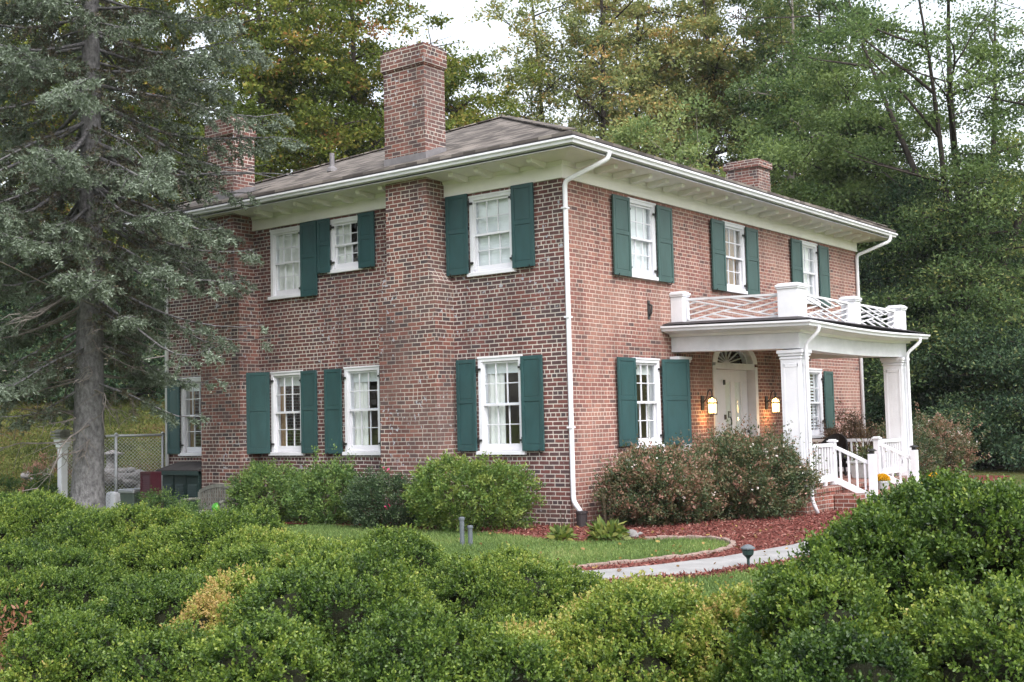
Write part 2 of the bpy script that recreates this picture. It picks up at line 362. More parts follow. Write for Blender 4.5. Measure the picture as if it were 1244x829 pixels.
M['pipe'] = mat('grey_plastic', (.10, .115, .13), .5, .4, .1, 10)
M['black'] = mat('black_wicker', (.012, .011, .012), .7, .3, .3, 60)
M['bin'] = mat('grey_green_plastic', (.10, .13, .11), .5, .4, .1, 8)
M['planter'] = mat('grey_planter', (.42, .44, .46), .7, .3, .15, 8)
# ================================================================ HOUSE
HX, HY = 12.62, 10.5            # front length, side depth
house = tag(empty('brick_house', (0, 0, 0)), 'two storey red brick house with teal shutters, white porch and three chimneys', 'house')
def FS(a, n, z): return Vector((-n, a, z))       # side wall frame: a = y, outward -x
def FF(a, n, z): return Vector((a, -n, z))       # front wall frame: a = x, outward -y

def wall_panel(fr, length, z0, z1, openings, th=.3):
    """brick skin with real openings, reveals and a back face"""
    b = MB()
    xs = sorted({0.0, length, *[o[0] for o in openings], *[o[1] for o in openings]})
    zs = sorted({z0, z1, *[o[2] for o in openings], *[o[3] for o in openings]})
    def hole(x, z): return any(o[0]-1e-6 < x < o[1]+1e-6 and o[2]-1e-6 < z < o[3]+1e-6 for o in openings)
    for i in range(len(xs)-1):
        for j in range(len(zs)-1):
            if hole((xs[i]+xs[i+1])/2, (zs[j]+zs[j+1])/2): continue
            for n in (0, -th):
                b.add([fr(xs[i], n, zs[j]), fr(xs[i+1], n, zs[j]), fr(xs[i+1], n, zs[j+1]), fr(xs[i], n, zs[j+1])], [(0, 1, 2, 3)])
    for (a0, a1, c0, c1, *_) in openings:
        b.add([fr(a0, 0, c0), fr(a0, -th, c0), fr(a0, -th, c1), fr(a0, 0, c1)], [(0, 1, 2, 3)])
        b.add([fr(a1, 0, c0), fr(a1, -th, c0), fr(a1, -th, c1), fr(a1, 0, c1)], [(0, 1, 2, 3)])
        b.add([fr(a0, 0, c0), fr(a0, -th, c0), fr(a1, -th, c0), fr(a1, 0, c0)], [(0, 1, 2, 3)])
        b.add([fr(a0, 0, c1), fr(a0, -th, c1), fr(a1, -th, c1), fr(a1, 0, c1)], [(0, 1, 2, 3)])
    return b

# openings: a0, a1, z0, z1
W_SIDE = [(.90, 1.85, 1.24, 2.84, 'curtain'), (1.02, 1.97, 4.32, 5.66, 'blind'), (4.17, 5.10, 1.24, 2.82, 'curtain2'), (6.25, 7.16, 1.24, 2.82, 'brown'),
          (6.24, 7.13, 4.33, 5.66, 'cream'), (4.62, 5.43, 4.70, 5.66, 'plain'), (9.10, 10.02, 1.24, 2.82, 'brown2')]
W_FRONT = [(2.02, 2.96, 4.30, 5.66, 'blind'), (5.60, 6.56, 4.30, 5.66, 'tan'), (9.30, 10.24, 4.30, 5.66, 'cream'),
           (2.02, 2.94, 1.26, 2.80, 'curtain'), (9.30, 10.22, 1.26, 2.76, 'slats')]
DX0, DX1, DZ0, DZS, DZ1 = 4.98, 6.92, .45, 2.74, 3.26      # door opening, spring of the arch, its top

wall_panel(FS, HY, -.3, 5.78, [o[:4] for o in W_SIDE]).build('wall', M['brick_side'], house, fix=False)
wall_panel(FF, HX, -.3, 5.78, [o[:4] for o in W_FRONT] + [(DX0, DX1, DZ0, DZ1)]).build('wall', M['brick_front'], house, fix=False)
b = MB()                                                            # brick spandrels over the arched door
cx = (DX0+DX1)/2; rx = (DX1-DX0)/2; rz = DZ1-DZS
for s in (-1, 1):
    pts = [FF(cx+s*rx*math.cos(t), 0, DZS+rz*math.sin(t)) for t in np.linspace(0, math.pi/2, 10)] + [FF(cx+s*rx, 0, DZ1)]
    b.prism(pts, (0, .3, 0))
b.build('spandrel', M['brick_front'], house)
b = MB(); b.box(.3, HX, HY-.3, HY, -.3, 5.78); b.build('wall', M['brick_side'], house)
b = MB(); b.box(HX-.3, HX, .3, HY-.3, -.3, 5.78); b.build('wall', M['brick_side'], house)
b = MB(); b.box(.31, HX-.31, .31, HY-.31, .3, .45); b.box(.31, HX-.31, .31, HY-.31, 3.35, 3.62); b.box(.31, HX-.31, .31, HY-.31, 5.79, 5.9)
b.build('interior_floor', M['interior_floor'], house)
b = MB(); b.box(4.0, 4.1, .32, HY-.32, .46, 3.34); b.box(4.0, 4.1, .32, HY-.32, 3.63, 5.78); b.box(4.11, HX-.32, 4.2, 4.3, .46, 3.34); b.box(4.11, HX-.32, 4.2, 4.3, 3.63, 5.78); b.box(.32, 3.99, 3.3, 3.4, 3.63, 5.78)
b.build('interior_wall', M['interior'], house)

# frieze, soffit, fascia, gutter, roof
OV = .70
b = MB(); b.ring([(.004, 5.72), (.035, 5.72), (.035, 5.76), (.03, 5.76), (.03, 5.94), (.05, 5.95), (.075, 6.0), (.004, 6.0)], 0, HX, 0, HY); b.build('frieze', M['cream'], house)
b = MB(); b.ring([(.0, 6.0), (OV, 6.035), (OV, 6.06), (.0, 6.03)], 0, HX, 0, HY); b.build('soffit', M['cream'], house)
b = MB(); b.ring([(OV-.03, 6.025), (OV+.0, 6.025), (OV+.0, 6.2), (OV-.03, 6.2)], 0, HX, 0, HY); b.build('fascia', M['white_old'], house)
def gut(o, z): return [(o, z), (o+.055, z), (o+.065, z+.035), (o+.095, z+.06), (o+.095, z+.092), (o+.08, z+.092), (o+.075, z+.07), (o+.01, z+.05), (o, z+.092)]
b = MB(); b.ring(gut(OV+.003, 6.075), 0, HX, 0, HY); b.build('gutter', M['white'], house)
b = MB(); b.ring([(OV-.05, 6.17), (OV+.066, 6.172), (OV+.066, 6.205), (OV-.05, 6.205)], 0, HX, 0, HY); b.build('drip_edge', M['drip_edge'], house)
ze, zr, e = 6.252, 8.66, OV+.062
p = [Vector((-e, -e, ze)), Vector((HX+e, -e, ze)), Vector((HX+e, HY+e, ze)), Vector((-e, HY+e, ze)), Vector((5.35, HY/2, zr)), Vector((HX-5.35, HY/2, zr))]
b = MB(); dz = Vector((0, 0, -.05))
b.add(p + [q+dz for q in p], [(0, 1, 5, 4), (1, 2, 5), (2, 3, 4, 5), (3, 0, 4), (7, 6, 10, 11), (8, 7, 11), (9, 8, 11, 10), (6, 9, 10), (1, 0, 6, 7), (2, 1, 7, 8), (3, 2, 8, 9), (0, 3, 9, 6)])
roof = b.build('roof', M['shingle'], house)
b = MB()
for (i, j) in ((0, 4), (1, 5), (2, 5), (3, 4), (4, 5)):
    up = Vector((0, 0, .012)); n = 26
    for k in range(n):
        q0 = p[i].lerp(p[j], .03+.97*k/n)+up; q1 = p[i].lerp(p[j], .03+.97*(k+.93)/n)+up; b.bar(q0, q1, .24, .022)
b.build('ridge_cap', M['shingle'], roof)
b = MB(); vx, vy = .72, 6.1; vz = ze+(vx+e)*(zr-ze)/(5.35+e)
b.lathe([(.11, -.02), (.10, .05), (.05, .09), (.05, .36), (.03, .36)], (vx, vy, vz), 12); b.build('vent_pipe', M['lead'], roof, smooth=False)

# eave brackets
def bracket(fr, a):
    b = MB(); w_ = .05
    pr = [(.076, 6.004), (.076, 5.925), (.12, 5.905), (.30, 5.925), (.36, 5.945), (.46, 5.950), (.48, 5.97), (.48, 6.022)]
    b.prism([fr(a-w_, n, z) for n, z in pr], fr(a+w_, 0, 0)-fr(a-w_, 0, 0)); return b
for i in range(19):
    a = .30 + i*.56
    if 2.43 < a < 3.6 or 7.55 < a < 8.75: continue
    bracket(FS, a).build('bracket', M['cream'], house)
for i in range(22): bracket(FF, .36+i*.57).build('bracket', M['cream'], house)

# chimneys: breast on the side wall, then a stack through the eave
def chimney(y0, y1, l0, l1, ztop, dx0=.5, dx1=.05):
    b = MB(); n = .5
    b.box(-n, -.0, l0, l1, -.3, 4.18)
    b.hexa([(-n, l0, 4.18), (0, l0, 4.18), (0, l1, 4.18), (-n, l1, 4.18), (-n, y0, 4.42), (0, y0, 4.42), (0, y1, 4.42), (-n, y1, 4.42)])
    b.box(-n, 0, y0, y1, 4.42, 6.2); b.box(-n, dx1, y0, y1, 6.2, ztop-.36)
    c = b.build('chimney', M['brick_chim'], house)
    b = MB(); b.box(-n-.018, dx1+.018, y0-.018, y1+.018, ztop-.36, ztop-.33); b.box(-n-.036, dx1+.036, y0-.036, y1+.036, ztop-.33, ztop-.02)
    b.box(-n+.0, dx1-.0, y0+.0, y1-.0, ztop-.02, ztop+.03); b.build('chimney_cap', M['brick_chim'], c)
    b = MB(); zf = ze+.02
    b.box(-n-.012, -n-.004, y0-.012, y1+.012, zf-.05, zf+.20); b.prism([(-n-.012, y0-.008, zf), (dx1, y0-.008, zf+.22), (dx1, y0-.008, zf+.36), (-.15, y0-.008, zf+.34), (-n-.012, y0-.008, zf+.20)], (0, -.008, 0))
    b.box(-n-.03, -n+.0, y0-.1, y1+.1, zf-.03, zf-.01)
    b.build('flashing', M['lead'], c)
chimney(2.53, 3.50, 2.38, 3.72, 8.40)
chimney(7.66, 8.47, 7.52, 8.72, 7.98)
b = MB(); b.box(11.62, 12.3, 2.05, 2.95, 6.6, 8.02); b.box(11.57, 12.35, 2.0, 3.0, 8.02, 8.2); b.box(11.64, 12.28, 2.07, 2.93, 8.2, 8.24)
c = b.build('chimney', M['brick_chim'], house)

# windows
def wavy(fr, a0, a1, n, z0, z1, folds, amp=.025):
    N = folds*6; b = MB(); vs = []; fs = []
    for i in range(N+1):
        t = i/N; nn = n+amp*math.sin(t*folds*2*math.pi)+.006*math.sin(t*23)
        vs += [fr(a0+(a1-a0)*t, nn, z0), fr(a0+(a1-a0)*t, nn, z1)]
        vs[-1] = fr(a0+(a1-a0)*t, n+(nn-n)*.5, z1)
    for i in range(N): fs.append((2*i, 2*i+2, 2*i+3, 2*i+1))
    return b.add(vs, fs)
def window(fr, a0, a1, z0, z1, inside):
    """casing > sill, upper and lower sash, pane, curtain or blind; flush with the brick"""
    b = MB(); cw = .075
    b.fbox(fr, a0+.001, a0+cw, -.17, .018, z0+.002, z1-.001); b.fbox(fr, a1-cw, a1-.001, -.17, .018, z0+.002, z1-.001)
    b.fbox(fr, a0+cw, a1-cw, -.17, .016, z1-cw, z1-.001); b.fbox(fr, a0+cw, a1-cw, -.17, -.06, z0+.002, z0+.05)
    b.fbox(fr, a0-.012, a1+.012, .002, .03, z1-.02, z1+.012)
    for a in (a0+cw, a1-cw-.018): b.fbox(fr, a, a+.018, -.017, .0, z0+.05, z1-cw)      # parting bead
    wn = b.build('window', M['white'], house, bevel=.004)
    b = MB(); b.fbox(fr, a0-.045, a1+.045, -.05, .065, z0-.065, z0+.001); b.build('sill', M['white'], wn, bevel=.006)
    zi0, zi1 = z0+.05, z1-cw; ai0, ai1 = a0+cw, a1-cw; zm = (zi0+zi1)/2
    small = (z1-z0) < 1.2
    pane = MB()
    for nm, za, zb, n1 in (('upper_sash', zm-.02, zi1, -.02), ('lower_sash', zi0, zm+.025, -.06)):
        b = MB(); st = .036; n0 = n1-.04
        b.fbox(fr, ai0, ai0+st, n0, n1, za, zb); b.fbox(fr, ai1-st, ai1, n0, n1, za, zb)
        b.fbox(fr, ai0+st, ai1-st, n0, n1, zb-st, zb); b.fbox(fr, ai0+st, ai1-st, n0, n1, za, za+(st if nm == 'upper_sash' else .07))
        ga0, ga1 = ai0+st, ai1-st; gz0 = za+(st if nm == 'upper_sash' else .07); gz1 = zb-st
        for k in (1, 2): q = ga0+(ga1-ga0)*k/3; b.fbox(fr, q-.008, q+.008, n0+.008, n1-.006, gz0, gz1)
        q = (gz0+gz1)/2; b.fbox(fr, ga0, ga1, n0+.01, n1-.008, q-.008, q+.008)
        b.build(nm, M['white'], wn)
        pane.fbox(fr, ga0-.005, ga1+.005, n0+.017, n0+.021, gz0-.005, gz1+.005)
    pane.build('pane', M['glass'], wn)
    w_ = ai1-ai0; c = M['curtain']; ib = -.13
    lo, hi = (ai0, ai1) if fr is FF else (ai1, ai0)              # left to right as seen from outside
    L = lambda t: lo+(hi-lo)*t
    if inside == 'blind':
        b = MB(); k = int((z1-z0)/.05)
        for i in range(k): z = z0+(i+.5)*(z1-z0)/k; b.prism([fr(a0, ib-.012, z-.024), fr(a0, ib+.004, z+.024), fr(a0, ib, z+.026), fr(a0, ib-.016, z-.022)], fr(a1, 0, 0)-fr(a0, 0, 0))
        b.build('blind', M['blind'], wn)
    elif inside in ('curtain', 'curtain2', 'brown', 'brown2'):
        b = MB(); b.fbox(fr, a0, a1, ib-.02, ib-.015, z1-.28, z1); b.build('roller_shade', M['blind'], wn)
        if inside[:5] != 'brown':
            wavy(fr, L(-.1), L(.44), ib-.045, z0-.05, z1, 4).build('curtain', c, wn)
            wavy(fr, L(.92), L(1.15), ib-.045, z0-.05, z1, 2).build('curtain', c, wn)
        else:
            wavy(fr, L(-.1), L(.2), ib-.045, z0-.05, z1, 2).build('curtain', M['interior'], wn)
            wavy(fr, L(.86), L(1.15), ib-.045, z0-.05, z1, 2).build('curtain', M['interior'], wn)
    elif inside == 'cream':
        wavy(fr, L(-.1), L(1.1), ib-.03, z0-.05, z1, 5, .012).build('curtain', M['curtain'], wn)
    elif inside == 'tan':
        wavy(fr, L(.45), L(1.1), ib-.045, z0-.05, z1, 3).build('curtain', M['interior'], wn)
    elif inside == 'slats':
        b = MB(); k = int((z1-z0)/.07)
        for i in range(k): z = z0+(i+.5)*(z1-z0)/k; b.fbox(fr, a0, a1, ib-.03, ib, z-.018, z+.018)
        b.build('blind', M['blind'], wn)
    elif inside == 'plain':
        wavy(fr, L(-.1), L(.5), ib-.03, z0-.05, z1, 2, .015).build('curtain', M['curtain'], wn)
    return wn
for o in W_SIDE: window(FS, *o)
for o in W_FRONT: window(FF, *o)

def shutter(fr, a_h, a_f, z0, z1, m, swing=0., split=.46, label=None):
    """panelled shutter hinged at a_h, free edge towards a_f; swing = degrees off the wall"""
    wd = abs(a_f-a_h); sg = 1 if a_f > a_h else -1; t = R(swing); n_h = .05
    def L(u, d, z):                                              # u along the leaf, d through its thickness
        return fr(a_h+sg*(u*math.cos(t)-d*math.sin(t)), n_h+u*math.sin(t)+d*math.cos(t), z)
    def lb(b, u0, u1, d0, d1, za, zb): b.hexa([L(u, d, z) for z in (za, zb) for (u, d) in ((u0, d1), (u1, d1), (u1, d0), (u0, d0))])
    b = MB(); zm = z0+(z1-z0)*(1-split); st = .062
    lb(b, .004, wd-.004, .010, .024, z0+.004, z1-.004)
    for u0, u1 in ((0, st), (wd-st, wd)): lb(b, u0, u1, 0, .036, z0, z1)
    for za, zb in ((z0, z0+.10), (zm-.035, zm+.035), (z1-.065, z1)): lb(b, st, wd-st, .001, .035, za, zb)
    for za, zb in ((z0+.115, zm-.05), (zm+.05, z1-.08)): lb(b, st+.016, wd-st-.016, .022, .029, za, zb)
    s = b.build('shutter', m, house, bevel=.005)
    if label: s['label'] = label
    for z in (z0+.18, z1-.18):
        b = MB(); b.fbox(fr, a_h-sg*.05-.03, a_h-sg*.05+.03, .02, .05, z-.018, z+.018); b.fbox(fr, a_h-sg*.016-.011, a_h-sg*.016+.011, .045, .066, z-.05, z+.05); b.build('hinge', M['dark_metal'], s)
    b = MB(); b.tube([fr(a_h+sg*wd*.8, .004, z0-.03), fr(a_h+sg*wd*.8, .075, z0-.03), fr(a_h+sg*wd*.8, .105, z0+.03)], .008, 5); b.build('shutter_dog', M['dark_metal'], s)
SH, SF = M['shutter'], M['shutter_front']
shutter(FS, .885, .44, 1.24, 2.82, SH); shutter(FS, 1.865, 2.29, 1.24, 2.82, SH)
shutter(FS, 1.0, .54, 4.31, 5.715, SH); shutter(FS, 1.97, 2.46, 4.31, 5.715, SH)
shutter(FS, 5.13, 5.58, 1.21, 2.81, SH); shutter(FS, 4.13, 3.74, 1.21, 2.81, SH)
shutter(FS, 6.23, 5.80, 1.22, 2.81, SH); shutter(FS, 7.15, 7.62, 1.22, 2.83, SH, swing=34, label='shutter swung part way out from the wall')
shutter(FS, 6.20, 5.75, 4.25, 5.70, SH); shutter(FS, 5.385, 5.72, 4.66, 5.70, SH); shutter(FS, 4.62, 4.21, 4.66, 5.69, SH)
shutter(FS, 10.0, 10.40, 1.22, 2.82, SH)
for c in (2.47, 6.06, 9.76): shutter(FF, c-.49, c-1.04, 4.23, 5.64, SF); shutter(FF, c+.46, c+1.0, 4.23, 5.64, SF)
shutter(FF, 2.02, 1.44, 1.26, 2.80, SH); shutter(FF, 2.95, 3.56, 1.24, 2.80, SH, swing=24, label='shutter standing slightly ajar from the wall')
shutter(FF, 10.23, 10.72, 1.40, 2.72, SF)

# downspouts
def spout(pts, r=.042, name='downspout', parent=house):
    pts = [Vector(p) for p in pts]; out = [pts[0]]
    for i in range(1, len(pts)-1):
        a, c, d = pts[i-1], pts[i], pts[i+1]; q0 = c+(a-c).normalized()*.07; q1 = c+(d-c).normalized()*.07
        out += [q0, (q0+q1+c*2)/4, q1]
    out.append(pts[-1]); b = MB(); b.tube(out, r, 10); o = b.build(name, M['white'], parent, smooth=True); return o
d1 = spout([(.30, -.745, 6.09), (.30, -.745, 5.98), (.012, -.055, 5.66), (.012, -.055, .42), (.0, -.20, .26)])
b = MB()
for z in (5.2, 3.4, 1.6): b = MB(); b.box(-.045, .068, -.1, -.003, z, z+.03); b.build('strap', M['white'], d1)
b = MB(); b.lathe([(.085, .0), (.09, .24), (.10, .25), (.10, .29), (.07, .29)], (.0, -.22, -.02), 14); b.build('drain_boot', M['drip_edge'], d1)
spout([(-.745, 10.9, 6.09), (-.745, 10.9, 5.98), (-.055, 10.44, 5.62), (-.055, 10.44, -.1)])
spout([(13.0, -.745, 6.09), (13.0, -.745, 5.95), (12.54, -.055, 5.62), (12.54, -.055, .1)])

# front door
cxd = cx
b = MB(); n0 = -.16
b.fbox(FF, DX0+.002, DX0+.12, -.28, .022, DZ0, DZS); b.fbox(FF, DX1-.12, DX1-.002, -.28, .022, DZ0, DZS)
pass
b.fbox(FF, DX0+.12, DX1-.12, -.28, .014, DZS-.06, DZS+.06)
N = 28
for k in range(N):                                               # arched casing
    t0, t1 = math.pi*k/N, math.pi*(k+1)/N
    for (r0, r1, na, nb) in ((.80, 1.0, -.10, .022), (.74, .80, -.20, -.10)):
        P_ = lambda r, t, n: FF(cxd+rx*r*math.cos(t), n, DZS+.06+(rz-.062)*r*math.sin(t))
        b.hexa([P_(r0, t0, na), P_(r1-.002, t0, na), P_(r1-.002, t1, na), P_(r0, t1, na), P_(r0, t0, nb), P_(r1-.002, t0, nb), P_(r1-.002, t1, nb), P_(r0, t1, nb)])
door = b.build('door_frame', M['white_old'], house)
b = MB()
for k in range(1, 8): t = math.pi*k/8; b.bar(FF(cxd+.10*math.cos(t), -.20, DZS+.06+.06*math.sin(t)), FF(cxd+rx*.76*math.cos(t), -.20, DZS+.06+(rz-.06)*.76*math.sin(t)), .024, .03, up=(0, 1, 0))
b.prism([FF(cxd+.12*math.cos(t), -.21, DZS+.06+.08*math.sin(t)) for t in np.linspace(0, math.pi, 12)], (0, -.03, 0))
b.build('fanlight', M['white_old'], door)
b = MB(); b.prism([FF(cxd+rx*.76*math.cos(t), -.23, DZS+.06+(rz-.06)*.76*math.sin(t)) for t in np.linspace(0, math.pi, 24)], (0, .006, 0)); b.build('fanlight_pane', M['glass'], door)
b = MB(); da0, da1 = DX0+.125, DX1-.13; dn = n0-.005; dz0, dz1 = DZ0+.03, DZS-.065
ps = [da0, da0+.22, da0+.50, da0+.72, da1-.22+.0]
g1, g2 = (da0+.70, da0+.96), (da0+1.12, da0+1.40)
for a0, a1 in ((da0, g1[0]), (g1[1], g2[0]), (g2[1], da1)): b.fbox(FF, a0, a1, dn-.045, dn, dz0, dz1)
for a0, a1 in (g1, g2): b.fbox(FF, a0, a1, dn-.044, dn-.001, dz0, dz0+.35); b.fbox(FF, a0, a1, dn-.044, dn-.001, dz1-.25, dz1)
b.fbox(FF, da0+.10, da0+.58, dn, dn+.01, dz0+.25, dz1-.2); b.fbox(FF, da1-.24, da1-.06, dn, dn+.01, dz0+.25, dz1-.2)
leaf = b.build('door', M['white'], house, bevel=.005)
b = MB()
for a0, a1 in (g1, g2): b.fbox(FF, a0, a1, dn-.026, dn-.02, dz0+.35, dz1-.25)
b.build('pane', M['glass'], leaf)
b = MB()
for a0, a1 in (g1, g2): wavy(FF, a0-.02, a1+.02, dn-.036, dz0+.3, dz1-.2, 2, .004).build('curtain', M['curtain'], leaf)
b = MB()
for z in (1.72, 2.42, .8): b.fbox(FF, da0+.62, da0+.67, dn+.001, dn+.03, z-.05, z+.05)
b.build('hinge', M['dark_metal'], leaf)
b = MB(); ka = da0+.80; kz = 1.66                                # curled iron numeral-shaped knocker
b.tube([FF(ka+.06, dn+.02, kz+.16), FF(ka-.04, dn+.03, kz+.17), FF(ka-.05, dn+.035, kz+.05), FF(ka+.02, dn+.04, kz+.06), FF(ka+.065, dn+.04, kz-.02), FF(ka+.03, dn+.04, kz-.10), FF(ka-.05, dn+.035, kz-.10)], .014, 6)
b.build('knocker', M['dark_metal'], leaf)
b = MB(); b.lathe([(.0, 0), (.03, .005), (.035, .03), (.0, .05)], (0, 0, 0), 12); b.v = [tuple(FF(da1-.07+x, dn+.012+z, 1.42+y)) for x, y, z in b.v]; b.build('door_knob', M['dark_metal'], leaf)
b = MB()
b.box(2.60, 2.68, -.015, -.002, 3.52, 3.86); b.tube([(2.64, -.01, 3.80), (2.64, -.07, 3.76), (2.64, -.06, 3.64), (2.64, -.02, 3.58)], .022, 6)
b.build('wall_anchor', M['dark_metal'], house)

# ---------------------------------------------------------------- porch
PX0, PX1, PY = 3.40, 8.73, -2.55
SL = -.027                                                         # the porch roof falls slightly outward
b = MB(); b.box(PX0-.0, PX1+.0, PY-.01, -.003, -.3, .36); b.build('porch_base', M['brick_step'], house)
b = MB(); b.box(PX0-.02, PX1+.02, PY-.03, -.004, .36, .44); b.build('porch_deck', M['brick_step'], house)
b = MB(); b.box(4.55, 7.35, -3.0, PY-.035, -.2, .30); b.box(4.45, 7.45, -3.32, -3.005, -.2, .155); b.build('porch_steps', M['brick_step'], house)
def column(x0, y0, w_, d, fy=True):
    b = MB(); b.box(x0, x0+w_, y0, y0+d, .56, 2.76)
    for z0, z1 in ((.70, .76), (2.56, 2.62)):
        b.box(x0-.006, x0, y0+.055, y0+d-.055, z0, z1); b.box(x0+.055, x0+w_-.055, y0-.006, y0, z0, z1)
    for q in (y0+.04, y0+d-.075): b.box(x0-.006, x0, q, q+.035, .70, 2.62)
    for q in (x0+.04, x0+w_-.075): b.box(q, q+.035, y0-.006, y0, .70, 2.62)
    c = b.build('porch_column', M['white'], house, bevel=.004)
    b = MB(); b.box(x0-.03, x0+w_+.03, y0-.03, y0+d+.03, .441, .55); b.box(x0-.012, x0+w_+.012, y0-.012, y0+d+.012, .55, .58); b.build('column_base', M['white'], c, bevel=.006)
    b = MB(); b.box(x0-.015, x0+w_+.015, y0-.015, y0+d+.015, 2.70, 2.735); b.box(x0-.03, x0+w_+.03, y0-.03, y0+d+.03, 2.755, 2.80); b.box(x0-.05, x0+w_+.05, y0-.05, y0+d+.05, 2.80, 2.86); b.build('capital', M['white'], c, bevel=.006)
column(PX0+.02, PY, .32, .38); column(8.33, PY, .32, .38)
column(PX0, -.14, .40, .137); column(PX1-.40, -.14, .40, .137)
def sh(o_mb):                                                       # the outward fall, and a slight sag along the front beam
    o_mb.v = [(x, y, z + SL*(-y) - (.045*(1-((x-6.06)/2.7)**2) if y < -1.8 and 3.3 < x < 8.8 else 0)) for x, y, z in o_mb.v]; return o_mb
def front_strips(b, x0, x1, ya, yb, za, zb, n=10):
    for i in range(n): b.box(x0+(x1-x0)*i/n, x0+(x1-x0)*(i+1)/n, ya, yb, za, zb)
b = MB(); b.box(PX0+.02, PX0+.36, PY+.37, -.003, 2.95, 3.24); b.box(PX1-.36, PX1-.02, PY+.37, -.003, 2.95, 3.24)
xs = np.linspace(PX0+.02, PX1-.02, 13)
for (ya, yb, za, zb) in ((PY+.02, PY+.37, 2.95, 3.24),):
    for i in range(12): b.box(xs[i], xs[i+1], ya, yb, za, zb)
sh(b).build('porch_beam', M['white_old'], house)
b = MB(); b.box(PX0+.37, PX1-.37, PY+.38, -.004, 3.21, 3.235); sh(b).build('porch_ceiling', M['cream'], house)
b = MB(); OVP = .28                                                 # cornice: bed mould, soffit and crown on three sides
def u_sweep(b, prof, x0, x1, y, nseg=12):
    n = len(prof); path = [(-1, 0, x0, -.003)] + [(-1, -1, x0, y)] + [(0, -1, x0+(x1-x0)*i/nseg, y) for i in range(1, nseg)] + [(1, -1, x1, y)] + [(1, 0, x1, -.003)]
    vs = [(px+sx*o, py+sy*o, z) for (sx, sy, px, py) in path for o, z in prof]
    fs = [(c*n+i, (c+1)*n+i, (c+1)*n+(i+1) % n, c*n+(i+1) % n) for c in range(len(path)-1) for i in range(n)]
    fs += [tuple(range(n)), tuple((len(path)-1)*n+i for i in range(n))]
    b.add(vs, fs); return b
u_sweep(b, [(-.02, 3.225), (.035, 3.23), (.05, 3.27), (OVP, 3.315), (OVP, 3.335), (-.02, 3.335)], PX0, PX1, PY)
sh(b).build('porch_cornice', M['cream'], house)
b = MB(); u_sweep(b, gut(OVP-.01, 3.318), PX0, PX1, PY); sh(b).build('porch_gutter', M['white'], house)
b = MB(); b.add([(PX0-OVP-.03, -.004, 3.44), (PX1+OVP+.03, -.004, 3.44), (PX1+OVP+.03, PY-OVP-.03, 3.44), (PX0-OVP-.03, PY-OVP-.03, 3.44),
                 (PX0-.05, -.004, 3.50), (PX1+.05, -.004, 3.50), (PX1+.05, PY-.05, 3.50), (PX0-.05, PY-.05, 3.50)], [(0, 1, 5, 4), (1, 2, 6, 5), (2, 3, 7, 6), (3, 0, 4, 7), (4, 5, 6, 7), (3, 2, 1, 0)])
b.v = [(x, y, z+SL*(-y)) for x, y, z in b.v]; b.build('porch_roof', M['drip_edge'], house)
def bpost(x, y, s, h, zt):
    z = 3.47+SL*(-y); b = MB(); b.box(x-s/2, x+s/2, y-s/2, y+s/2, z, zt)
    o = b.build('balustrade_post', M['white'], house, bevel=.005)
    b = MB(); t = s/2+.03; b.box(x-t+.012, x+t-.012, y-t+.012, y+t-.012, zt, zt+.03); b.box(x-t, x+t, y-t, y+t, zt+.03, zt+.075); b.box(x-t+.03, x+t-.03, y-t+.03, y+t-.03, zt+.075, zt+.10); b.build('post_cap', M['white'], o, bevel=.008)
bpost(3.56, -.13, .25, .5, 3.97); bpost(3.58, -2.36, .38, .5, 3.93); bpost(6.14, -2.40, .28, .5, 3.87); bpost(8.62, -2.40, .28, .5, 3.85); bpost(8.64, -.13, .25, .5, 3.95)
def lattice(p0, p1, h0=.06, h1=.46):
    p0, p1 = Vector(p0), Vector(p1); L = (p1-p0).length; d = (p1-p0)/L; H = h1-h0
    P_ = lambda a, z: p0+d*a+Vector((0, 0, h0+z))+Vector((0, 0, (p1.z-p0.z)*0))
    side = Vector((d.y, -d.x, 0)); b = MB()
    b.bar(P_(0, 0), P_(L, 0), .045, .04); b.bar(P_(0, H), P_(L, H), .05, .04)
    for a in (.03, L-.03): b.bar(P_(a, 0), P_(a, H), .045, .045, up=d)
    segs = [((0, 0), (L, H), 0), ((0, H), (L, 0), 1)]
    for t in (.25, .5, .75): a = L*(1-t)/2; segs += [((0, t*H), (a, t*H+H*a/L), 0), ((L, (1-t)*H), (L-a, (1-t)*H-H*a/L), 0)]
    for s in (.22, .45, .68): a = L*(1+s)/2; segs += [((s*L, H), (a, H-H*(a-s*L)/L), 1), ((L-s*L, 0), (L-a, H*(a-s*L)/L), 1)]
    for q0, q1, k in segs: b.bar(P_(*q0)+side*(.008 if k else -.008), P_(*q1)+side*(.008 if k else -.008), .022, .024)
    b.build('balustrade', M['white_old'], house)
lattice((3.58, -.26, 3.46), (3.58, -2.17, 3.40)); lattice((3.77, -2.40, 3.40), (6.0, -2.40, 3.38)); lattice((6.28, -2.40, 3.38), (8.48, -2.40, 3.37)); lattice((8.62, -2.26, 3.40), (8.62, -.26, 3.46))
# porch downspouts at both front columns
for x, dx in ((PX0+.06, .02), (8.45, .13)):
    o = spout([(x+dx, PY-.33, 3.25), (x+dx, PY-.33, 3.17), (x, PY-.088, 2.94), (x, PY-.088, .26), (x+.05, PY-.16, .04)], .034)
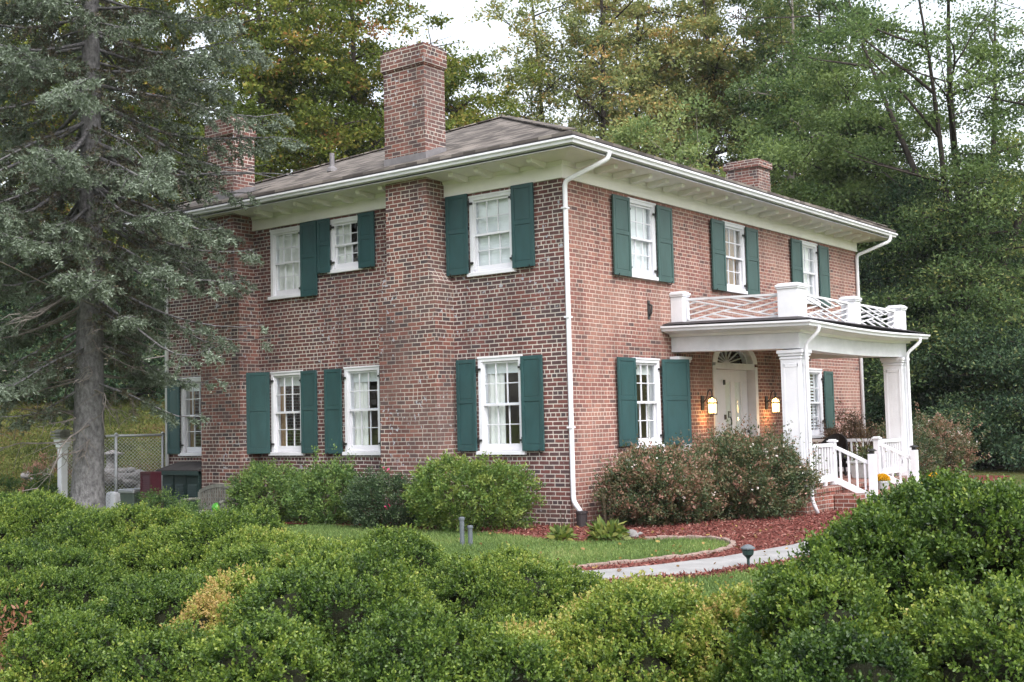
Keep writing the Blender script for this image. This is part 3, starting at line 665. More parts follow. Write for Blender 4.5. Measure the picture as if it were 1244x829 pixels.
# railings
def newel(x, y, z0, z1, s=.10, solar=False):
    b = MB(); b.box(x-s/2, x+s/2, y-s/2, y+s/2, z0, z1); o = b.build('newel_post', M['white'], house, bevel=.004)
    b = MB()
    if solar: b.box(x-.035, x+.035, y-.035, y+.035, z1, z1+.05); b.lathe([(.085, .05), (.09, .06), (.05, .085), (.01, .095)], (x, y, z1), 12); b.build('post_lamp', M['dark_metal'], o)
    else: b.box(x-s*.72, x+s*.72, y-s*.72, y+s*.72, z1, z1+.03); b.box(x-s*.5, x+s*.5, y-s*.5, y+s*.5, z1+.03, z1+.05); b.build('post_cap', M['white'], o, bevel=.004)
def rail(p0, p1, drop, nb):
    p0, p1 = Vector(p0), Vector(p1); b = MB(); b.bar(p0, p1, .06, .06); b.bar(p0-Vector((0, 0, drop)), p1-Vector((0, 0, drop)), .045, .11)
    o = b.build('railing', M['white'], house, bevel=.004)
    for k in range(nb):
        q = p0.lerp(p1, (k+.5)/nb); b = MB(); b.box(q.x-.016, q.x+.016, q.y-.016, q.y+.016, q.z-drop+.04, q.z-.02); b.build('baluster', M['white'], o)
YR = -2.44
newel(4.90, YR, .45, 1.22, .11); newel(7.08, YR, .45, 1.22, .11); newel(4.98, -3.14, .16, 1.0, .12, True); newel(7.16, -3.14, .16, 1.0, .12, True)
rail((PX0+.345, YR, 1.17), (4.84, YR, 1.17), .60, 9); rail((7.14, YR, 1.17), (8.325, YR, 1.17), .60, 10)
rail((4.905, YR-.06, 1.12), (4.975, -3.08, .84), .60, 4); rail((7.085, YR-.06, 1.12), (7.155, -3.08, .84), .60, 4)
rail((8.49, -.16, 1.17), (8.49, PY+.39, 1.17), .60, 16)
b = MB()
for x in (3.9, 4.5): b.box(x-.03, x+.03, YR-.03, YR+.03, .445, .53)
b.build('rail_foot', M['white'], house)

# two lit wall lanterns beside the door
M['lamp_glass'] = emit_mat('lit_lantern_glass', (1.0, .60, .20), 3.6)
for i, (a, lb) in enumerate(((4.52, 'lit black lantern left of the white front door, nearer the green shutter'), (7.30, 'lit black lantern right of the white front door, nearer the porch column'))):
    z = 1.98; o = empty('wall_lantern', (a, -.0, z), lb, 'lantern', 'lanterns lit beside the front door')
    b = MB(); b.fbox(FF, a-.05, a+.05, .002, .025, z-.12, z+.16)
    b.tube([FF(a, .02, z+.02), FF(a, .10, z+.10), FF(a, .14, z+.24), FF(a, .19, z+.28), FF(a, .22, z+.22), FF(a, .22, z+.14)], .012, 6); b.build('bracket', M['dark_metal'], o)
    b = MB(); b.lathe([(.105, 0), (.108, .012), (.105, .03), (.09, .03), (.09, .0)], FF(a, .22, z+.0), 12); b.lathe([(.03, .115), (.025, .14), (.012, .16)], FF(a, .22, z+.0), 8)
    for k in range(6): t = k*math.pi/3; b.tube([FF(a, .22, z+.03)+Vector((.10*math.cos(t), .10*math.sin(t), 0)), FF(a, .22, z+.09)+Vector((.075*math.cos(t), .075*math.sin(t), 0)), FF(a, .22, z+.13)+Vector((.02*math.cos(t), .02*math.sin(t), 0))], .008, 4)
    for k in range(4): t = math.pi/4+k*math.pi/2; b.tube([FF(a, .22, z+.02)+Vector((.098*math.cos(t), .098*math.sin(t), 0)), FF(a, .22, z-.2)+Vector((.088*math.cos(t), .088*math.sin(t), 0))], .007, 4)
    b.lathe([(.094, -.215), (.094, -.20)], FF(a, .22, z), 8); b.build('lantern_cap', M['dark_metal'], o)
    b = MB(); b.lathe([(.058, -.175), (.068, -.17), (.076, .0), (.076, .03), (.06, .085), (.015, .12)], FF(a, .22, z), 12); b.build('lamp_glass', M['lamp_glass'], o)
    ld = bpy.data.lights.new('lantern_bulb', 'POINT'); ld.energy = 3.2; ld.color = (1, .55, .2); ld.shadow_soft_size = .06
    lo = bpy.data.objects.new('bulb', ld); COL.objects.link(lo); lo.parent = o; lo.location = (0, -.22, -.30)
# ================================================================ GROUND
def lawn_mat():
    m = bpy.data.materials.new('lawn_ground'); m.use_nodes = True; g = NG(m); b = m.node_tree.nodes['Principled BSDF']
    tc = g.node('ShaderNodeTexCoord'); o = tc.outputs['Object']
    c = g.ramp(g.noise(o, .35, 6, .7), [(.3, (.06, .095, .028)), (.5, (.105, .15, .04)), (.66, (.16, .18, .055)), (.8, (.16, .14, .06))])
    s = g.node('ShaderNodeSeparateXYZ'); g.l.new(o, s.inputs[0]); dry = g.maprange(g.m('ADD', g.m('MULTIPLY', s.outputs[0], .79), g.m('MULTIPLY', s.outputs[1], .61)), 4, 12)
    c = g.mix(g.m('MULTIPLY', dry, .9), c, g.ramp(g.noise(o, .9, 8, .8), [(.3, (.020, .034, .011)), (.42, (.046, .064, .018)), (.51, (.082, .082, .028)), (.58, (.10, .07, .036)), (.70, (.055, .038, .024))]))
    c = g.mix(.7, c, g.ramp(g.noise(o, 9, 5, .75), [(.3, (.55, .55, .5)), (.7, (1.3, 1.3, 1.2))]), 'MULTIPLY')
    g.l.new(c, b.inputs['Base Color']); b.inputs['Roughness'].default_value = .95; b.inputs['Specular IOR Level'].default_value = .1
    bp = g.node('ShaderNodeBump'); bp.inputs['Strength'].default_value = .9; bp.inputs['Distance'].default_value = .06
    g.l.new(g.noise(o, 22, 5, .7), bp.inputs['Height']); g.l.new(bp.outputs[0], b.inputs['Normal']); return m
M['lawn'] = lawn_mat()
gx = np.concatenate([np.linspace(-320, -45, 10), np.arange(-40, 90, .9), np.linspace(95, 380, 12)])
gy = np.concatenate([np.linspace(-320, -45, 10), np.arange(-40, 90, .9), np.linspace(95, 380, 12)])
V = np.array([(x, y, ground(x, y)-.004) for y in gy for x in gx]); nx = len(gx)
ii = np.array([(j*nx+i, j*nx+i+1, (j+1)*nx+i+1, (j+1)*nx+i) for j in range(len(gy)-1) for i in range(nx-1)])
o = np_mesh('ground', V, ii, M['lawn'], smooth=True); o['kind'] = 'structure'

EDGE = [(-7.2, -1.9), (-5.6, -2.75), (-4.56, -3.24), (-3.44, -3.68), (-2.64, -3.92), (-2.03, -3.88), (-1.54, -3.73), (-1.05, -3.35), (-.85, -2.92), (-.99, -2.5), (-1.47, -1.97), (-2.05, -1.41), (-1.75, -.6), (-1.45, .3), (-1.35, .97)]
PUP = [(-8.5, -.7), (-6.6, -2.35), (-5.8, -2.95), (-4.85, -3.5), (-4.37, -3.79), (-3.94, -3.97), (-3.42, -4.11), (-2.87, -4.26), (-2.14, -4.34), (-1.23, -4.43), (1.5, -4.2), (4.45, -3.6), (4.45, -3.33)]
PLO = [(7.5, -3.33), (7.5, -4.3), (5.5, -4.9), (2, -5.25), (-1.2, -5.3), (-2.77, -5.08), (-3.64, -4.93), (-4.01, -4.86), (-4.44, -4.79), (-4.82, -4.49), (-5.27, -4.2), (-6.6, -3.4), (-8.0, -2.3), (-9.4, -1.0)]
def smooth_line(pts, it=2):
    for _ in range(it):
        q = [pts[0]]
        for a, c in zip(pts[:-1], pts[1:]): q += [(a[0]*.75+c[0]*.25, a[1]*.75+c[1]*.25), (a[0]*.25+c[0]*.75, a[1]*.25+c[1]*.75)]
        pts = q+[pts[-1]]
    return pts
EDGE = smooth_line(EDGE)
b = MB(); poly = EDGE + [(-1.3, 5.4), (.25, 5.4), (.25, .25), (17, .25), (17, -2.2), (7.45, -3.2), (4.4, -3.2)] + PUP[::-1][1:-1]
b.prism([(x, y, -.05) for x, y in poly], (0, 0, .066)); tag(b.build('mulch_bed', M['mulch']), kind='structure')
b = MB(); b.prism([(x, y, -.06) for x, y in PUP+PLO], (0, 0, .09)); tag(b.build('path', M['concrete']), kind='structure')
b = MB()
low = smooth_line(PLO[3:]); lo2 = [(x-.02, y-.16) for x, y in low]
b.prism([(x, y, -.05) for x, y in low+lo2[::-1]], (0, 0, .07)); tag(b.build('mulch_strip', M['mulch']), kind='structure')
b = MB(); e2 = EDGE[3:-19]
for i in range(len(e2)-1):
    p0, p1 = Vector((*e2[i], .02)), Vector((*e2[i+1], .02)); L = (p1-p0).length; k = max(1, round(L/.24))
    for j in range(k): q0 = p0.lerp(p1, j/k+.02); q1 = p0.lerp(p1, (j+1)/k-.02); b.bar(q0, q1, .075, .05+.012*((i+j) % 3))
tag(b.build('kerb_edging', M['edging'], bevel=.008), kind='structure')

def inside(px, py, poly):
    r = np.zeros(len(px), bool); n = len(poly)
    for i in range(n):
        x0, y0 = poly[i]; x1, y1 = poly[(i+1) % n]
        c = ((y0 > py) != (y1 > py)) & (px < (x1-x0)*(py-y0)/(y1-y0+1e-12)+x0); r ^= c
    return r
# mulch chips
n = 60000; X = rng.uniform(-5.8, 9, n); Y = rng.uniform(-4.6, 1.2, n); k = inside(X, Y, poly) | inside(X, Y, low+lo2[::-1]); k &= ~inside(X, Y, PUP+PLO) & ~((X > -.02) & (Y > -.02)); X, Y = X[k], Y[k]
n2 = 6000; t = rng.uniform(0, 1, n2); li = np.array(low); seg = (t*(len(li)-1)).astype(int); fr_ = t*(len(li)-1)-seg
LX = li[seg]*(1-fr_)[:, None]+li[np.minimum(seg+1, len(li)-1)]*fr_[:, None]; X = np.concatenate([X, LX[:, 0]-.01]); Y = np.concatenate([Y, LX[:, 1]-rng.uniform(.0, .16, n2)])
n = len(X); P = np.stack([X, Y, np.full(n, .02)+rng.uniform(-.004, .012, n)], 1); D = np.stack([rng.normal(size=n), rng.normal(size=n), rng.normal(size=n)*.35], 1)
M['chips'] = leaf_mat('red_mulch_chips', [(0, (.07, .024, .02)), (.4, (.15, .050, .042)), (.8, (.21, .078, .066)), (1, (.30, .18, .15))], 0, .9, .1)
V, F = leaves(P, D, rng.uniform(.03, .075, n), rng.uniform(.012, .024, n), rng); o = np_mesh('mulch_chips', V, F, M['chips'], tint=rng.uniform(0, 1, n)); o['kind'] = 'stuff'
# lawn grass in front of the house
n = 150000; X = rng.uniform(-8.5, -.6, n); Y = rng.uniform(-7.5, 4.5, n); k = ~inside(X, Y, poly) & ~inside(X, Y, PUP+PLO) & ~inside(X, Y, low+lo2[::-1]); X, Y = X[k], Y[k]; n = len(X)
P = np.stack([X, Y, np.full(n, -.006)], 1); D = np.stack([rng.normal(size=n)*.5, rng.normal(size=n)*.5, np.ones(n)], 1)
M['grass'] = leaf_mat('lawn_grass', [(0, (.08, .13, .042)), (.5, (.155, .235, .072)), (.85, (.24, .30, .10)), (1, (.34, .33, .15))], .35, .6, .2)
V, F = leaves(P, D, rng.uniform(.035, .075, n), rng.uniform(.006, .012, n), rng, fold=.25); tn = np.clip(rng.normal(.45, .2, n)+.25*np.sin(X*1.7+1)*np.sin(Y*2.1), 0, 1)
o = np_mesh('grass', V, F, M['grass'], tint=tn); o['kind'] = 'stuff'
# rough mown grass and leaf litter on the slope behind
ns = 70000; dpt = rng.uniform(26, 50, ns); lt = rng.uniform(-.43, -.25, ns)*dpt; SX = CAM.x+FH.x*dpt+FH.y*lt; SY = CAM.y+FH.y*dpt-FH.x*lt
P = np.array([(a_, c_, ground(a_, c_)-.01) for a_, c_ in zip(SX, SY)]); D = np.stack([rng.normal(size=ns)*.8, rng.normal(size=ns)*.8, np.ones(ns)*.8], 1)
V, F = leaves(P, D, rng.uniform(.05, .12, ns), rng.uniform(.02, .045, ns), rng, fold=.25); tn = np.clip(rng.normal(.42, .24, ns)+.3*np.sin(SX*.9+1)*np.sin(SY*.7)+.15*np.sin(SX*2.3)*np.sin(SY*1.9+2), 0, 1)
o = np_mesh('slope_grass', V, F, leaf_mat('slope_grass', [(0, (.040, .055, .018)), (.4, (.09, .112, .03)), (.72, (.145, .155, .045)), (.9, (.12, .085, .04)), (1, (.17, .11, .06))], .25, .7, .1), tint=tn); o['kind'] = 'stuff'

# ================================================================ THINGS IN THE GARDEN
# path light
x, y = -3.60, -4.95; o = empty('path_light', (x, y, 0), 'small dark green mushroom path light standing beside the concrete walk', 'path light')
b = MB(); b.lathe([(.055, .0), (.055, .02), (.016, .035), (.016, .09), (.022, .11)], (x, y, .01), 12); b.build('stake', M['dkgreen'], o, smooth=False)
b = MB(); b.lathe([(.022, .11), (.06, .145), (.068, .195), (.062, .20)], (x, y, .01), 16); b.build('lamp_body', M['dkgreen'], o)
b = MB(); b.lathe([(.06, .201), (.06, .208), (.082, .212), (.08, .226), (.04, .252), (.012, .26)], (x, y, .01), 16); b.build('lamp_cap', M['pipe'], o)
# stone turtle
x, y = -1.15, -1.87; o = empty('garden_turtle', (x, y, 0), 'grey stone garden turtle sitting on the red mulch beside the hosta', 'garden statue')
b = MB(); b.lathe([(.09, .0), (.095, .02), (.085, .04), (.083, .05), (.07, .08), (.045, .105), (.012, .115)], (x, y, .015), 14, sy=1.15); b.build('shell', M['stone'], o, smooth=True)
hd = Vector((.64, -.77, 0)); b = MB(); c0 = Vector((x, y, .045))
b.tube([c0+hd*.06, c0+hd*.10+Vector((0, 0, .015)), c0+hd*.13+Vector((0, 0, .025)), c0+hd*.16+Vector((0, 0, .022))], [.02, .02, .024, .01], 8); b.build('head', M['stone'], o, smooth=True)
for s, t in ((-1, .7), (1, .7), (-1, -.7), (1, -.7)):
    q = Vector((x, y, .03))+hd*(.065*t)+Vector((-hd.y, hd.x, 0))*(.085*s); b = MB(); b.tube([q-Vector((-hd.y, hd.x, 0))*.05*s, q, q+Vector((-hd.y, hd.x, 0))*.03*s], [.022, .022, .014], 7); b.build('leg', M['stone'], o, smooth=True)
# two grey pipe posts in the lawn
for (x, y, h, lb) in ((-2.99, -.21, .36, 'taller grey plastic pipe post standing in the lawn by the round green shrub'), (-2.93, -.31, .24, 'shorter grey plastic pipe stub beside the taller pipe in the lawn')):
    o = MB(); o.lathe([(.034, -.02), (.034, h), (.044, h+.003), (.044, h+.03), (.03, h+.04)], (x, y, 0), 12); tag(o.build('pipe_post', M['pipe']), lb, 'pipe', 'pipe posts in the lawn')
# house-side meter box below a window
# green shed in the corner behind the far chimney breast
zs = -.2; o = empty('garden_shed', (-.45, 9.5, zs), 'low dark green louvred lean-to cabinet against the brick wall', 'shed')
b = MB(); b.box(-.48, -.005, 8.78, 10.02, zs, .86); b.build('body', M['dkgreen'], o)
b = MB(); b.hexa([(-.60, 8.735, .87), (-.006, 8.735, 1.02), (-.006, 10.08, 1.02), (-.60, 10.08, .87), (-.60, 8.735, .905), (-.006, 8.735, 1.06), (-.006, 10.08, 1.06), (-.60, 10.08, .905)])
r_ = b.build('roof', mat('dark_roll_roofing', (.05, .045, .045), .9, .2, .35, 4), o); b = MB(); b.box(-.615, -.58, 8.72, 10.09, .80, .885); b.build('fascia', M['dkgreen'], r_)
for y0, y1 in ((8.82, 9.20), (9.23, 9.60), (9.63, 10.0)):
    b = MB(); b.box(-.505, -.482, y0, y1, zs+.03, .84)
    for k in range(14): z = zs+.12+k*.05; b.prism([(-.506, y0+.05, z), (-.525, y0+.05, z), (-.506, y0+.05, z+.045)], (0, y1-y0-.1, 0))
    b.build('door', M['dkgreen'], o)
# maroon louvred cabinet
def mrn(u, v, z): return Vector((-1.28+u*.0, 9.28+u, z))+Vector((v, 0, 0))
o = empty('louvred_cabinet', (-1.2, 9.4, zs), 'dark maroon louvred cabinet standing left of the green lean-to', 'cabinet')
b = MB(); b.box(-1.26, -1.02, 9.33, 9.67, zs, .90); b.build('body', M['maroon'], o, bevel=.006)
b = MB()
for y0, y1 in ((9.33, 9.37), (9.63, 9.67)): b.box(-1.285, -1.263, y0, y1, zs+.02, .90)
for z0, z1 in ((.85, .90), (.30, .36), (zs+.02, zs+.1)): b.box(-1.284, -1.263, 9.37, 9.63, z0, z1)
for k in range(22): z = zs+.12+k*.043; b.prism([(-1.263, 9.37, z), (-1.280, 9.37, z), (-1.263, 9.37, z+.036)], (0, .26, 0))
b.build('door', M['maroon'], o)
# garden bench against the chimney breast
by, bx = 7.62, -1.15; zb = ground(bx, by); o = empty('garden_bench', (bx, by, zb), 'weathered grey slatted garden bench with arched back against brick chimney', 'bench')
hw = .62; b = MB()
for s in (-1, 1): b = MB(); b.box(bx+.20, bx+.26, by+s*hw-.03, by+s*hw+.03, zb, .50); b.build('back_leg', M['wood_grey'], o)
if 0: b.build('back_leg', M['wood_grey'], o)
b = MB(); N = 14
arch = lambda t: .50+.13*(1-t*t)
for k in range(N): t0, t1 = -1+2*k/N, -1+2*(k+1)/N; b.bar((bx+.23, by+t0*hw, arch(t0)), (bx+.23, by+t1*hw, arch(t1)), .04, .07)
b.box(bx+.215, bx+.245, by-hw, by+hw, .16, .21)
for k in range(17): t = -1+2*(k+.5)/17; b.box(bx+.22, bx+.24, by+t*hw-.018, by+t*hw+.018, .20, arch(t))
b.build('backrest', M['wood_grey'], o)
b = MB()
for k in range(6): b.box(bx-.28+k*.085, bx-.21+k*.085, by-hw, by+hw, .12, .145)
b.build('seat', M['wood_grey'], o)
for s in (-1, 1):
    b = MB(); b.box(bx-.27, bx-.21, by+s*hw-.03, by+s*hw+.03, zb, .34); b.build('front_leg', M['wood_grey'], o)
    b = MB(); b.tube([(bx+.22, by+s*hw, .36), (bx, by+s*hw, .37), (bx-.22, by+s*hw, .36), (bx-.30, by+s*hw, .33)], .03, 8); b.build('armrest', M['wood_grey'], o)
for (dy, z, r, c, lb) in ((-.30, .21, .085, (.02, .09, .35), 'blue ball resting on the grey garden bench'), (-.44, .215, .08, (.6, .35, .05), 'yellow ball resting on the grey garden bench'), (-.50, .21, .10, (.07, .30, .03), 'bright green toy ball on the garden bench, lowest of the toys')):
    b = MB(); cz = z+.0; q = (bx-.12 if r < .1 else bx-.26, by+dy, cz if r < .1 else .245)
    b.lathe([(max(.002, r*math.sin(math.pi*k/10)), -r*math.cos(math.pi*k/10)) for k in range(11)], q, 16)
    for k in range(3): pass
    tag(b.build('toy_ball', mat('toy_plastic', c, .35, .5, .15, 30), smooth=True), lb, 'ball', 'toys on the garden bench')
# chain link fence
A, B_ = Vector((.25, 10.62, 0)), Vector((-1.75, 11.75, 0)); za = -.1; zt = 1.63
o = empty('chain_link_fence', A, 'galvanised chain link fence running from the rear house corner behind the spruce', 'fence')
d = (B_-A).normalized(); L = (B_-A).length
b = MB(); b.tube([A+Vector((0, 0, zt)), B_+Vector((0, 0, zt))], .028, 8); b.build('top_rail', M['galv'], o, smooth=True)
for t in (.10, .52, 1.0):
    q = A+d*L*t; b = MB(); b.tube([(q.x, q.y, za-.2), (q.x, q.y, zt+.02)], .032, 8); b.lathe([(.04, 0), (.035, .03), (.01, .05)], (q.x, q.y, zt+.02), 8); b.build('post', M['galv'], o, smooth=True)
b = MB(); H = zt-za-.05; sp = .075; k = int((L+H)/sp)
for i in range(k):
    for s in (0, 1):
        u0 = i*sp-H; u1 = i*sp; z0, z1 = (0, H)
        if u0 < 0: z0 = -u0; u0 = 0
        if u1 > L: z1 = H-(u1-L); u1 = L
        if z1 <= z0: continue
        q0 = A+d*(u0 if s == 0 else L-u0); q1 = A+d*(u1 if s == 0 else L-u1)
        b.bar((q0.x, q0.y, za+z0), (q1.x, q1.y, za+z1), .006, .006)
b.build('wire_mesh', M['galv'], o, fix=False)
# white lamp post with slatted grey cap
q = at(76, 600, 24); x, y = q.x, q.y; zg = ground(x, y); o = empty('bird_feeder_post', (x, y, zg), 'white square post topped by a flat grey slatted feeder left of the spruce trunk', 'feeder post')
b = MB(); b.box(x-.07, x+.07, y-.07, y+.07, zg-.1, 1.50); b.box(x-.095, x+.095, y-.095, y+.095, 1.44, 1.50); b.build('post', M['white'], o, bevel=.006)
b = MB(); b.box(x-.12, x+.12, y-.12, y+.12, 1.501, 1.60); b.build('tray', M['white_old'], o)
b = MB()
for k, z in enumerate((1.61, 1.67, 1.73)): b.box(x-.16, x+.16, y-.16, y+.16, z, z+.035); b.box(x-.1, x+.1, y-.1, y+.1, z+.035, z+.06)
b.build('feeder_roof', M['wood_grey'], o)
# rocks, stone lantern, cover, bin
def rock(x, y, z, r, seed, label, grp='field stones of the low wall on the grassy slope'):
    rg = np.random.default_rng(seed); b = MB(); n, mth = 10, 7; sc = rg.uniform(.8, 1.25, 3)
    prof = [(r*math.sin(math.pi*k/mth)+.001, -r*math.cos(math.pi*k/mth)) for k in range(mth+1)]
    b.lathe(prof, (0, 0, 0), n); b.v = [tuple(Vector((x+vx*sc[0]*(1+.18*math.sin(5*vy/r+seed)), y+vy*sc[1]*(1+.15*math.sin(4*vz/r+seed*2)), z+vz*sc[2]*.78*(1+.15*math.sin(6*vx/r+seed))))) for vx, vy, vz in b.v]
    return tag(b.build('rock', M['stone'], smooth=True), label, 'rock', grp)
rk = [(133, 582, .19, 'pale oval boulder right of the spruce trunk, lowest left of the stone row'), (145, 582, .16, 'small grey boulder just left of the tall fence post'), (132, 575, .14, 'small rounded stone perched on the pale oval boulder'), (158, 579, .17, 'rounded grey boulder right of the fence post in the upper row'),
      (157, 585, .16, 'grey boulder under the rounded one right of the fence post'), (166, 585, .16, 'dark grey boulder left of the maroon cabinet, lower row'), (170, 578, .18, 'large blotchy boulder just above the maroon cabinet'), (159, 572, .10, 'small stone topping the stone row right of the fence post'), (171, 590, .17, 'grey boulder partly hidden by the maroon cabinet'), (44, 582, .16, 'pale stone in the yellow groundcover left of the white feeder post'), (54, 577, .18, 'grey stone nearest the left side of the white feeder post'), (33, 578, .13, 'smallest grey stone far left of the feeder post')]
for i, (px, py, r, lb) in enumerate(rk):
    q = at(px, py, 29.8); rock(q.x, q.y, q.z, r, i+3, lb)
q = at(136, 571, 31.2); zg = ground(q.x, q.y); x, y, z = q.x, q.y, q.z-.02; o = empty('stone_lantern', (x, y, zg), 'flat topped grey stone garden lantern behind the chain link fence', 'garden lantern')
b = MB(); b.lathe([(.42, zg-z-.1), (.44, .0), (.40, .06)], (x, y, z), 14); b.build('base', M['stone'], o)
b = MB(); b.lathe([(.17, .06), (.13, .2), (.15, .40)], (x, y, z), 10); b.build('column', M['stone'], o)
b = MB(); b.lathe([(.28, .40), (.30, .44), (.12, .49), (.03, .53)], (x, y, z), 12); b.build('cap', M['stone'], o)
q = at(145, 597, 26.0); zg = ground(q.x, q.y)-.03; o = MB(); x, y = q.x, q.y
o.hexa([(x-.3, y-.22, zg), (x+.3, y-.22, zg), (x+.3, y+.22, zg), (x-.3, y+.22, zg), (x-.23, y-.16, q.z), (x+.23, y-.16, q.z), (x+.23, y+.16, q.z), (x-.23, y+.16, q.z)])
tag(o.build('storage_box', M['white_old'], bevel=.05), 'low white box cover standing behind the chain link fence', 'box')
q = at(166, 599, 25.0); zg = ground(q.x, q.y); x, y = q.x, q.y; o = empty('trash_bin', (x, y, zg), 'grey green bin with pale lid beside the maroon cabinet', 'bin')
b = MB(); b.hexa([(x-.2, y-.2, zg), (x+.2, y-.2, zg), (x+.2, y+.2, zg), (x-.2, y+.2, zg), (x-.24, y-.24, q.z), (x+.24, y-.24, q.z), (x+.24, y+.24, q.z), (x-.24, y+.24, q.z)]); b.build('body', M['bin'], o, bevel=.01)
b = MB(); b.box(x-.27, x+.27, y-.27, y+.27, q.z+.002, q.z+.09); b.build('lid', M['galv'], o, bevel=.02)
# overhead cables on the left
def cable(p0, p1, sag, label, r=.012):
    p0, p1 = Vector(p0), Vector(p1); b = MB(); b.tube([p0.lerp(p1, k/16)-Vector((0, 0, sag*4*(k/16)*(1-k/16))) for k in range(17)], r, 6, caps=False); tag(b.build('utility_cable', M['twig'], smooth=True), label, 'cable', 'cables strung past the spruce')
cable(at(-60, 286, 17.5), (-.06, 8.2, 3.35), .22, 'thin grey cable slanting down past the spruce trunk to the brick wall')
cable(at(-90, 449, 34), at(205, 432, 36), .2, 'thin pale cable running level behind the spruce trunk', .02)

# ---------------------------------------------------------------- on the porch
x, y = 7.36, -2.08; o = empty('porch_planter', (x, y, .44), 'pale grey square planter of leggy plants on the porch deck', 'planter')
b = MB(); b.hexa([(x-.2, y-.2, .442), (x+.2, y-.2, .442), (x+.2, y+.2, .442), (x-.2, y+.2, .442), (x-.27, y-.27, .74), (x+.27, y-.27, .74), (x+.27, y+.27, .74), (x-.27, y+.27, .74)]); b.box(x-.29, x+.29, y-.29, y+.29, .742, .79); b.build('pot', M['planter'], o, bevel=.01)
M['leggy'] = leaf_mat('leggy_leaves', [(0, (.05, .07, .03)), (.6, (.10, .14, .05)), (1, (.2, .16, .07))], .3)
n = 500; P = np.array([x, y, .78])+rng.normal(size=(n, 3))*[.13, .13, .10]+[0, 0, .12]; V, F = leaves(P, rng.normal(size=(n, 3))+[0, 0, .6], .08, .025, rng); np_mesh('foliage', V-np.array([x, y, .44]), F, M['leggy'], o, rng.uniform(0, 1, n))
b = MB()
for k in range(7): t = rng.uniform(0, 6.28); b.tube([(x, y, .75), (x+.1*math.cos(t), y+.1*math.sin(t), 1.0), (x+.26*math.cos(t), y+.26*math.sin(t), 1.2+.1*k/7)], .006, 4)
b.build('stem', M['stem'], o)
M['mumleaf'] = leaf_mat('mum_leaves', [(0, (.04, .07, .02)), (1, (.09, .14, .04))], .25)
M['mumflower'] = leaf_mat('yellow_petals', [(0, (.55, .28, .01)), (1, (.8, .5, .02))], .3)
for (x, y, z, lb) in ((6.12, -2.88, .30, 'pot of yellow mums on the brick steps between the stair rails'), (7.35, -3.45, .04, 'pot of yellow mums at the foot of the right stair newel')):
    o = empty('potted_mum', (x, y, z), lb, 'potted flower', 'yellow mums by the porch steps')
    zt = .22 if z < .1 else -.06
    b = MB(); b.lathe([(.09, .0), (.125, .13+max(0, zt)), (.135, .13+max(0, zt)), (.135, .16+max(0, zt))], (x, y, z), 14); b.build('pot', M['planter'], o)
    n = 900; D = rng.normal(size=(n, 3)); D = unit(D); D[:, 2] = abs(D[:, 2]); P = D*[.11, .11, .08]*rng.uniform(.7, 1, (n, 1))+[0, 0, .15+max(0, zt)]
    V, F = leaves(P, D+rng.normal(size=(n, 3))*.6, .05, .022, rng); np_mesh('foliage', V, F, M['mumleaf'], o, rng.uniform(0, 1, n))
    n = 900; D = unit(rng.normal(size=(n, 3))); D[:, 2] = abs(D[:, 2])+.15; P = D*[.12, .12, .095]+[0, 0, .16+max(0, zt)]
    V, F = leaves(P, D+rng.normal(size=(n, 3)), .035, .025, rng); np_mesh('flower', V, F, M['mumflower'], o, rng.uniform(0, 1, n))
# black wicker chair and small white table at the back of the porch
x, y = 7.9, -1.15; o = empty('porch_chair', (x, y, .44), 'black round backed wicker chair at the far end of the porch', 'chair')
b = MB(); N = 16
for k in range(N+1):
    t = -1.25+2.5*k/N; c_ = Vector((x+.34*math.cos(t), y+.34*math.sin(t), 0))
    if k: b.hexa([pc+Vector((0, 0, .62)), c_+Vector((0, 0, .62)), c_*1+Vector((-.03*math.cos(t), -.03*math.sin(t), .62)), pc+Vector((-.03*math.cos(t), -.03*math.sin(t), .62)),
                   pc+Vector((0, 0, 1.0+.32*math.cos((t-.15)*1.1))), c_+Vector((0, 0, 1.0+.32*math.cos(t*1.1))), c_+Vector((-.03*math.cos(t), -.03*math.sin(t), 1.0+.32*math.cos(t*1.1))), pc+Vector((-.03*math.cos(t), -.03*math.sin(t), 1.0+.32*math.cos((t-.15)*1.1)))])
    pc = c_
b.build('backrest', M['black'], o)
b = MB(); b.lathe([(.30, .36), (.34, .38), (.34, .44), (.28, .47)], (x, y, .44), 18); b.build('seat', M['black'], o)
for k in range(4): t = math.pi/4+k*math.pi/2; b = MB(); b.tube([(x+.25*math.cos(t), y+.25*math.sin(t), .81), (x+.29*math.cos(t), y+.29*math.sin(t), .445)], .025, 6); b.build('leg', M['black'], o)
x, y = 6.55, -1.2; o = empty('porch_table', (x, y, .44), 'small white round pedestal table on the porch beside the black chair', 'table')
b = MB(); b.lathe([(.26, .58), (.27, .60), (.25, .62)], (x, y, .44), 18); b.build('tabletop', M['white'], o)
b = MB(); b.lathe([(.16, .003), (.15, .03), (.03, .06), (.03, .58)], (x, y, .44), 12); b.build('pedestal', M['dark_metal'], o)

# a few fallen leaves on the lawn, the mulch and the walk
n = 170; X = rng.uniform(-5.6, 1.5, n); Y = rng.uniform(-5.6, .6, n); k = ~((X > -.05) & (Y > -.05)); X, Y = X[k], Y[k]; n = len(X)
P = np.stack([X, Y, np.full(n, .045)], 1); V, F = leaves(P, np.stack([rng.normal(size=n), rng.normal(size=n), rng.normal(size=n)*.25], 1), rng.uniform(.04, .075, n), rng.uniform(.025, .045, n), rng, hexa=True, fold=.15)
o = np_mesh('fallen_leaves', V, F, leaf_mat('dry_leaves', [(0, (.10, .055, .025)), (.5, (.24, .14, .05)), (1, (.36, .26, .08))], .2), tint=rng.uniform(0, 1, n)); o['kind'] = 'stuff'
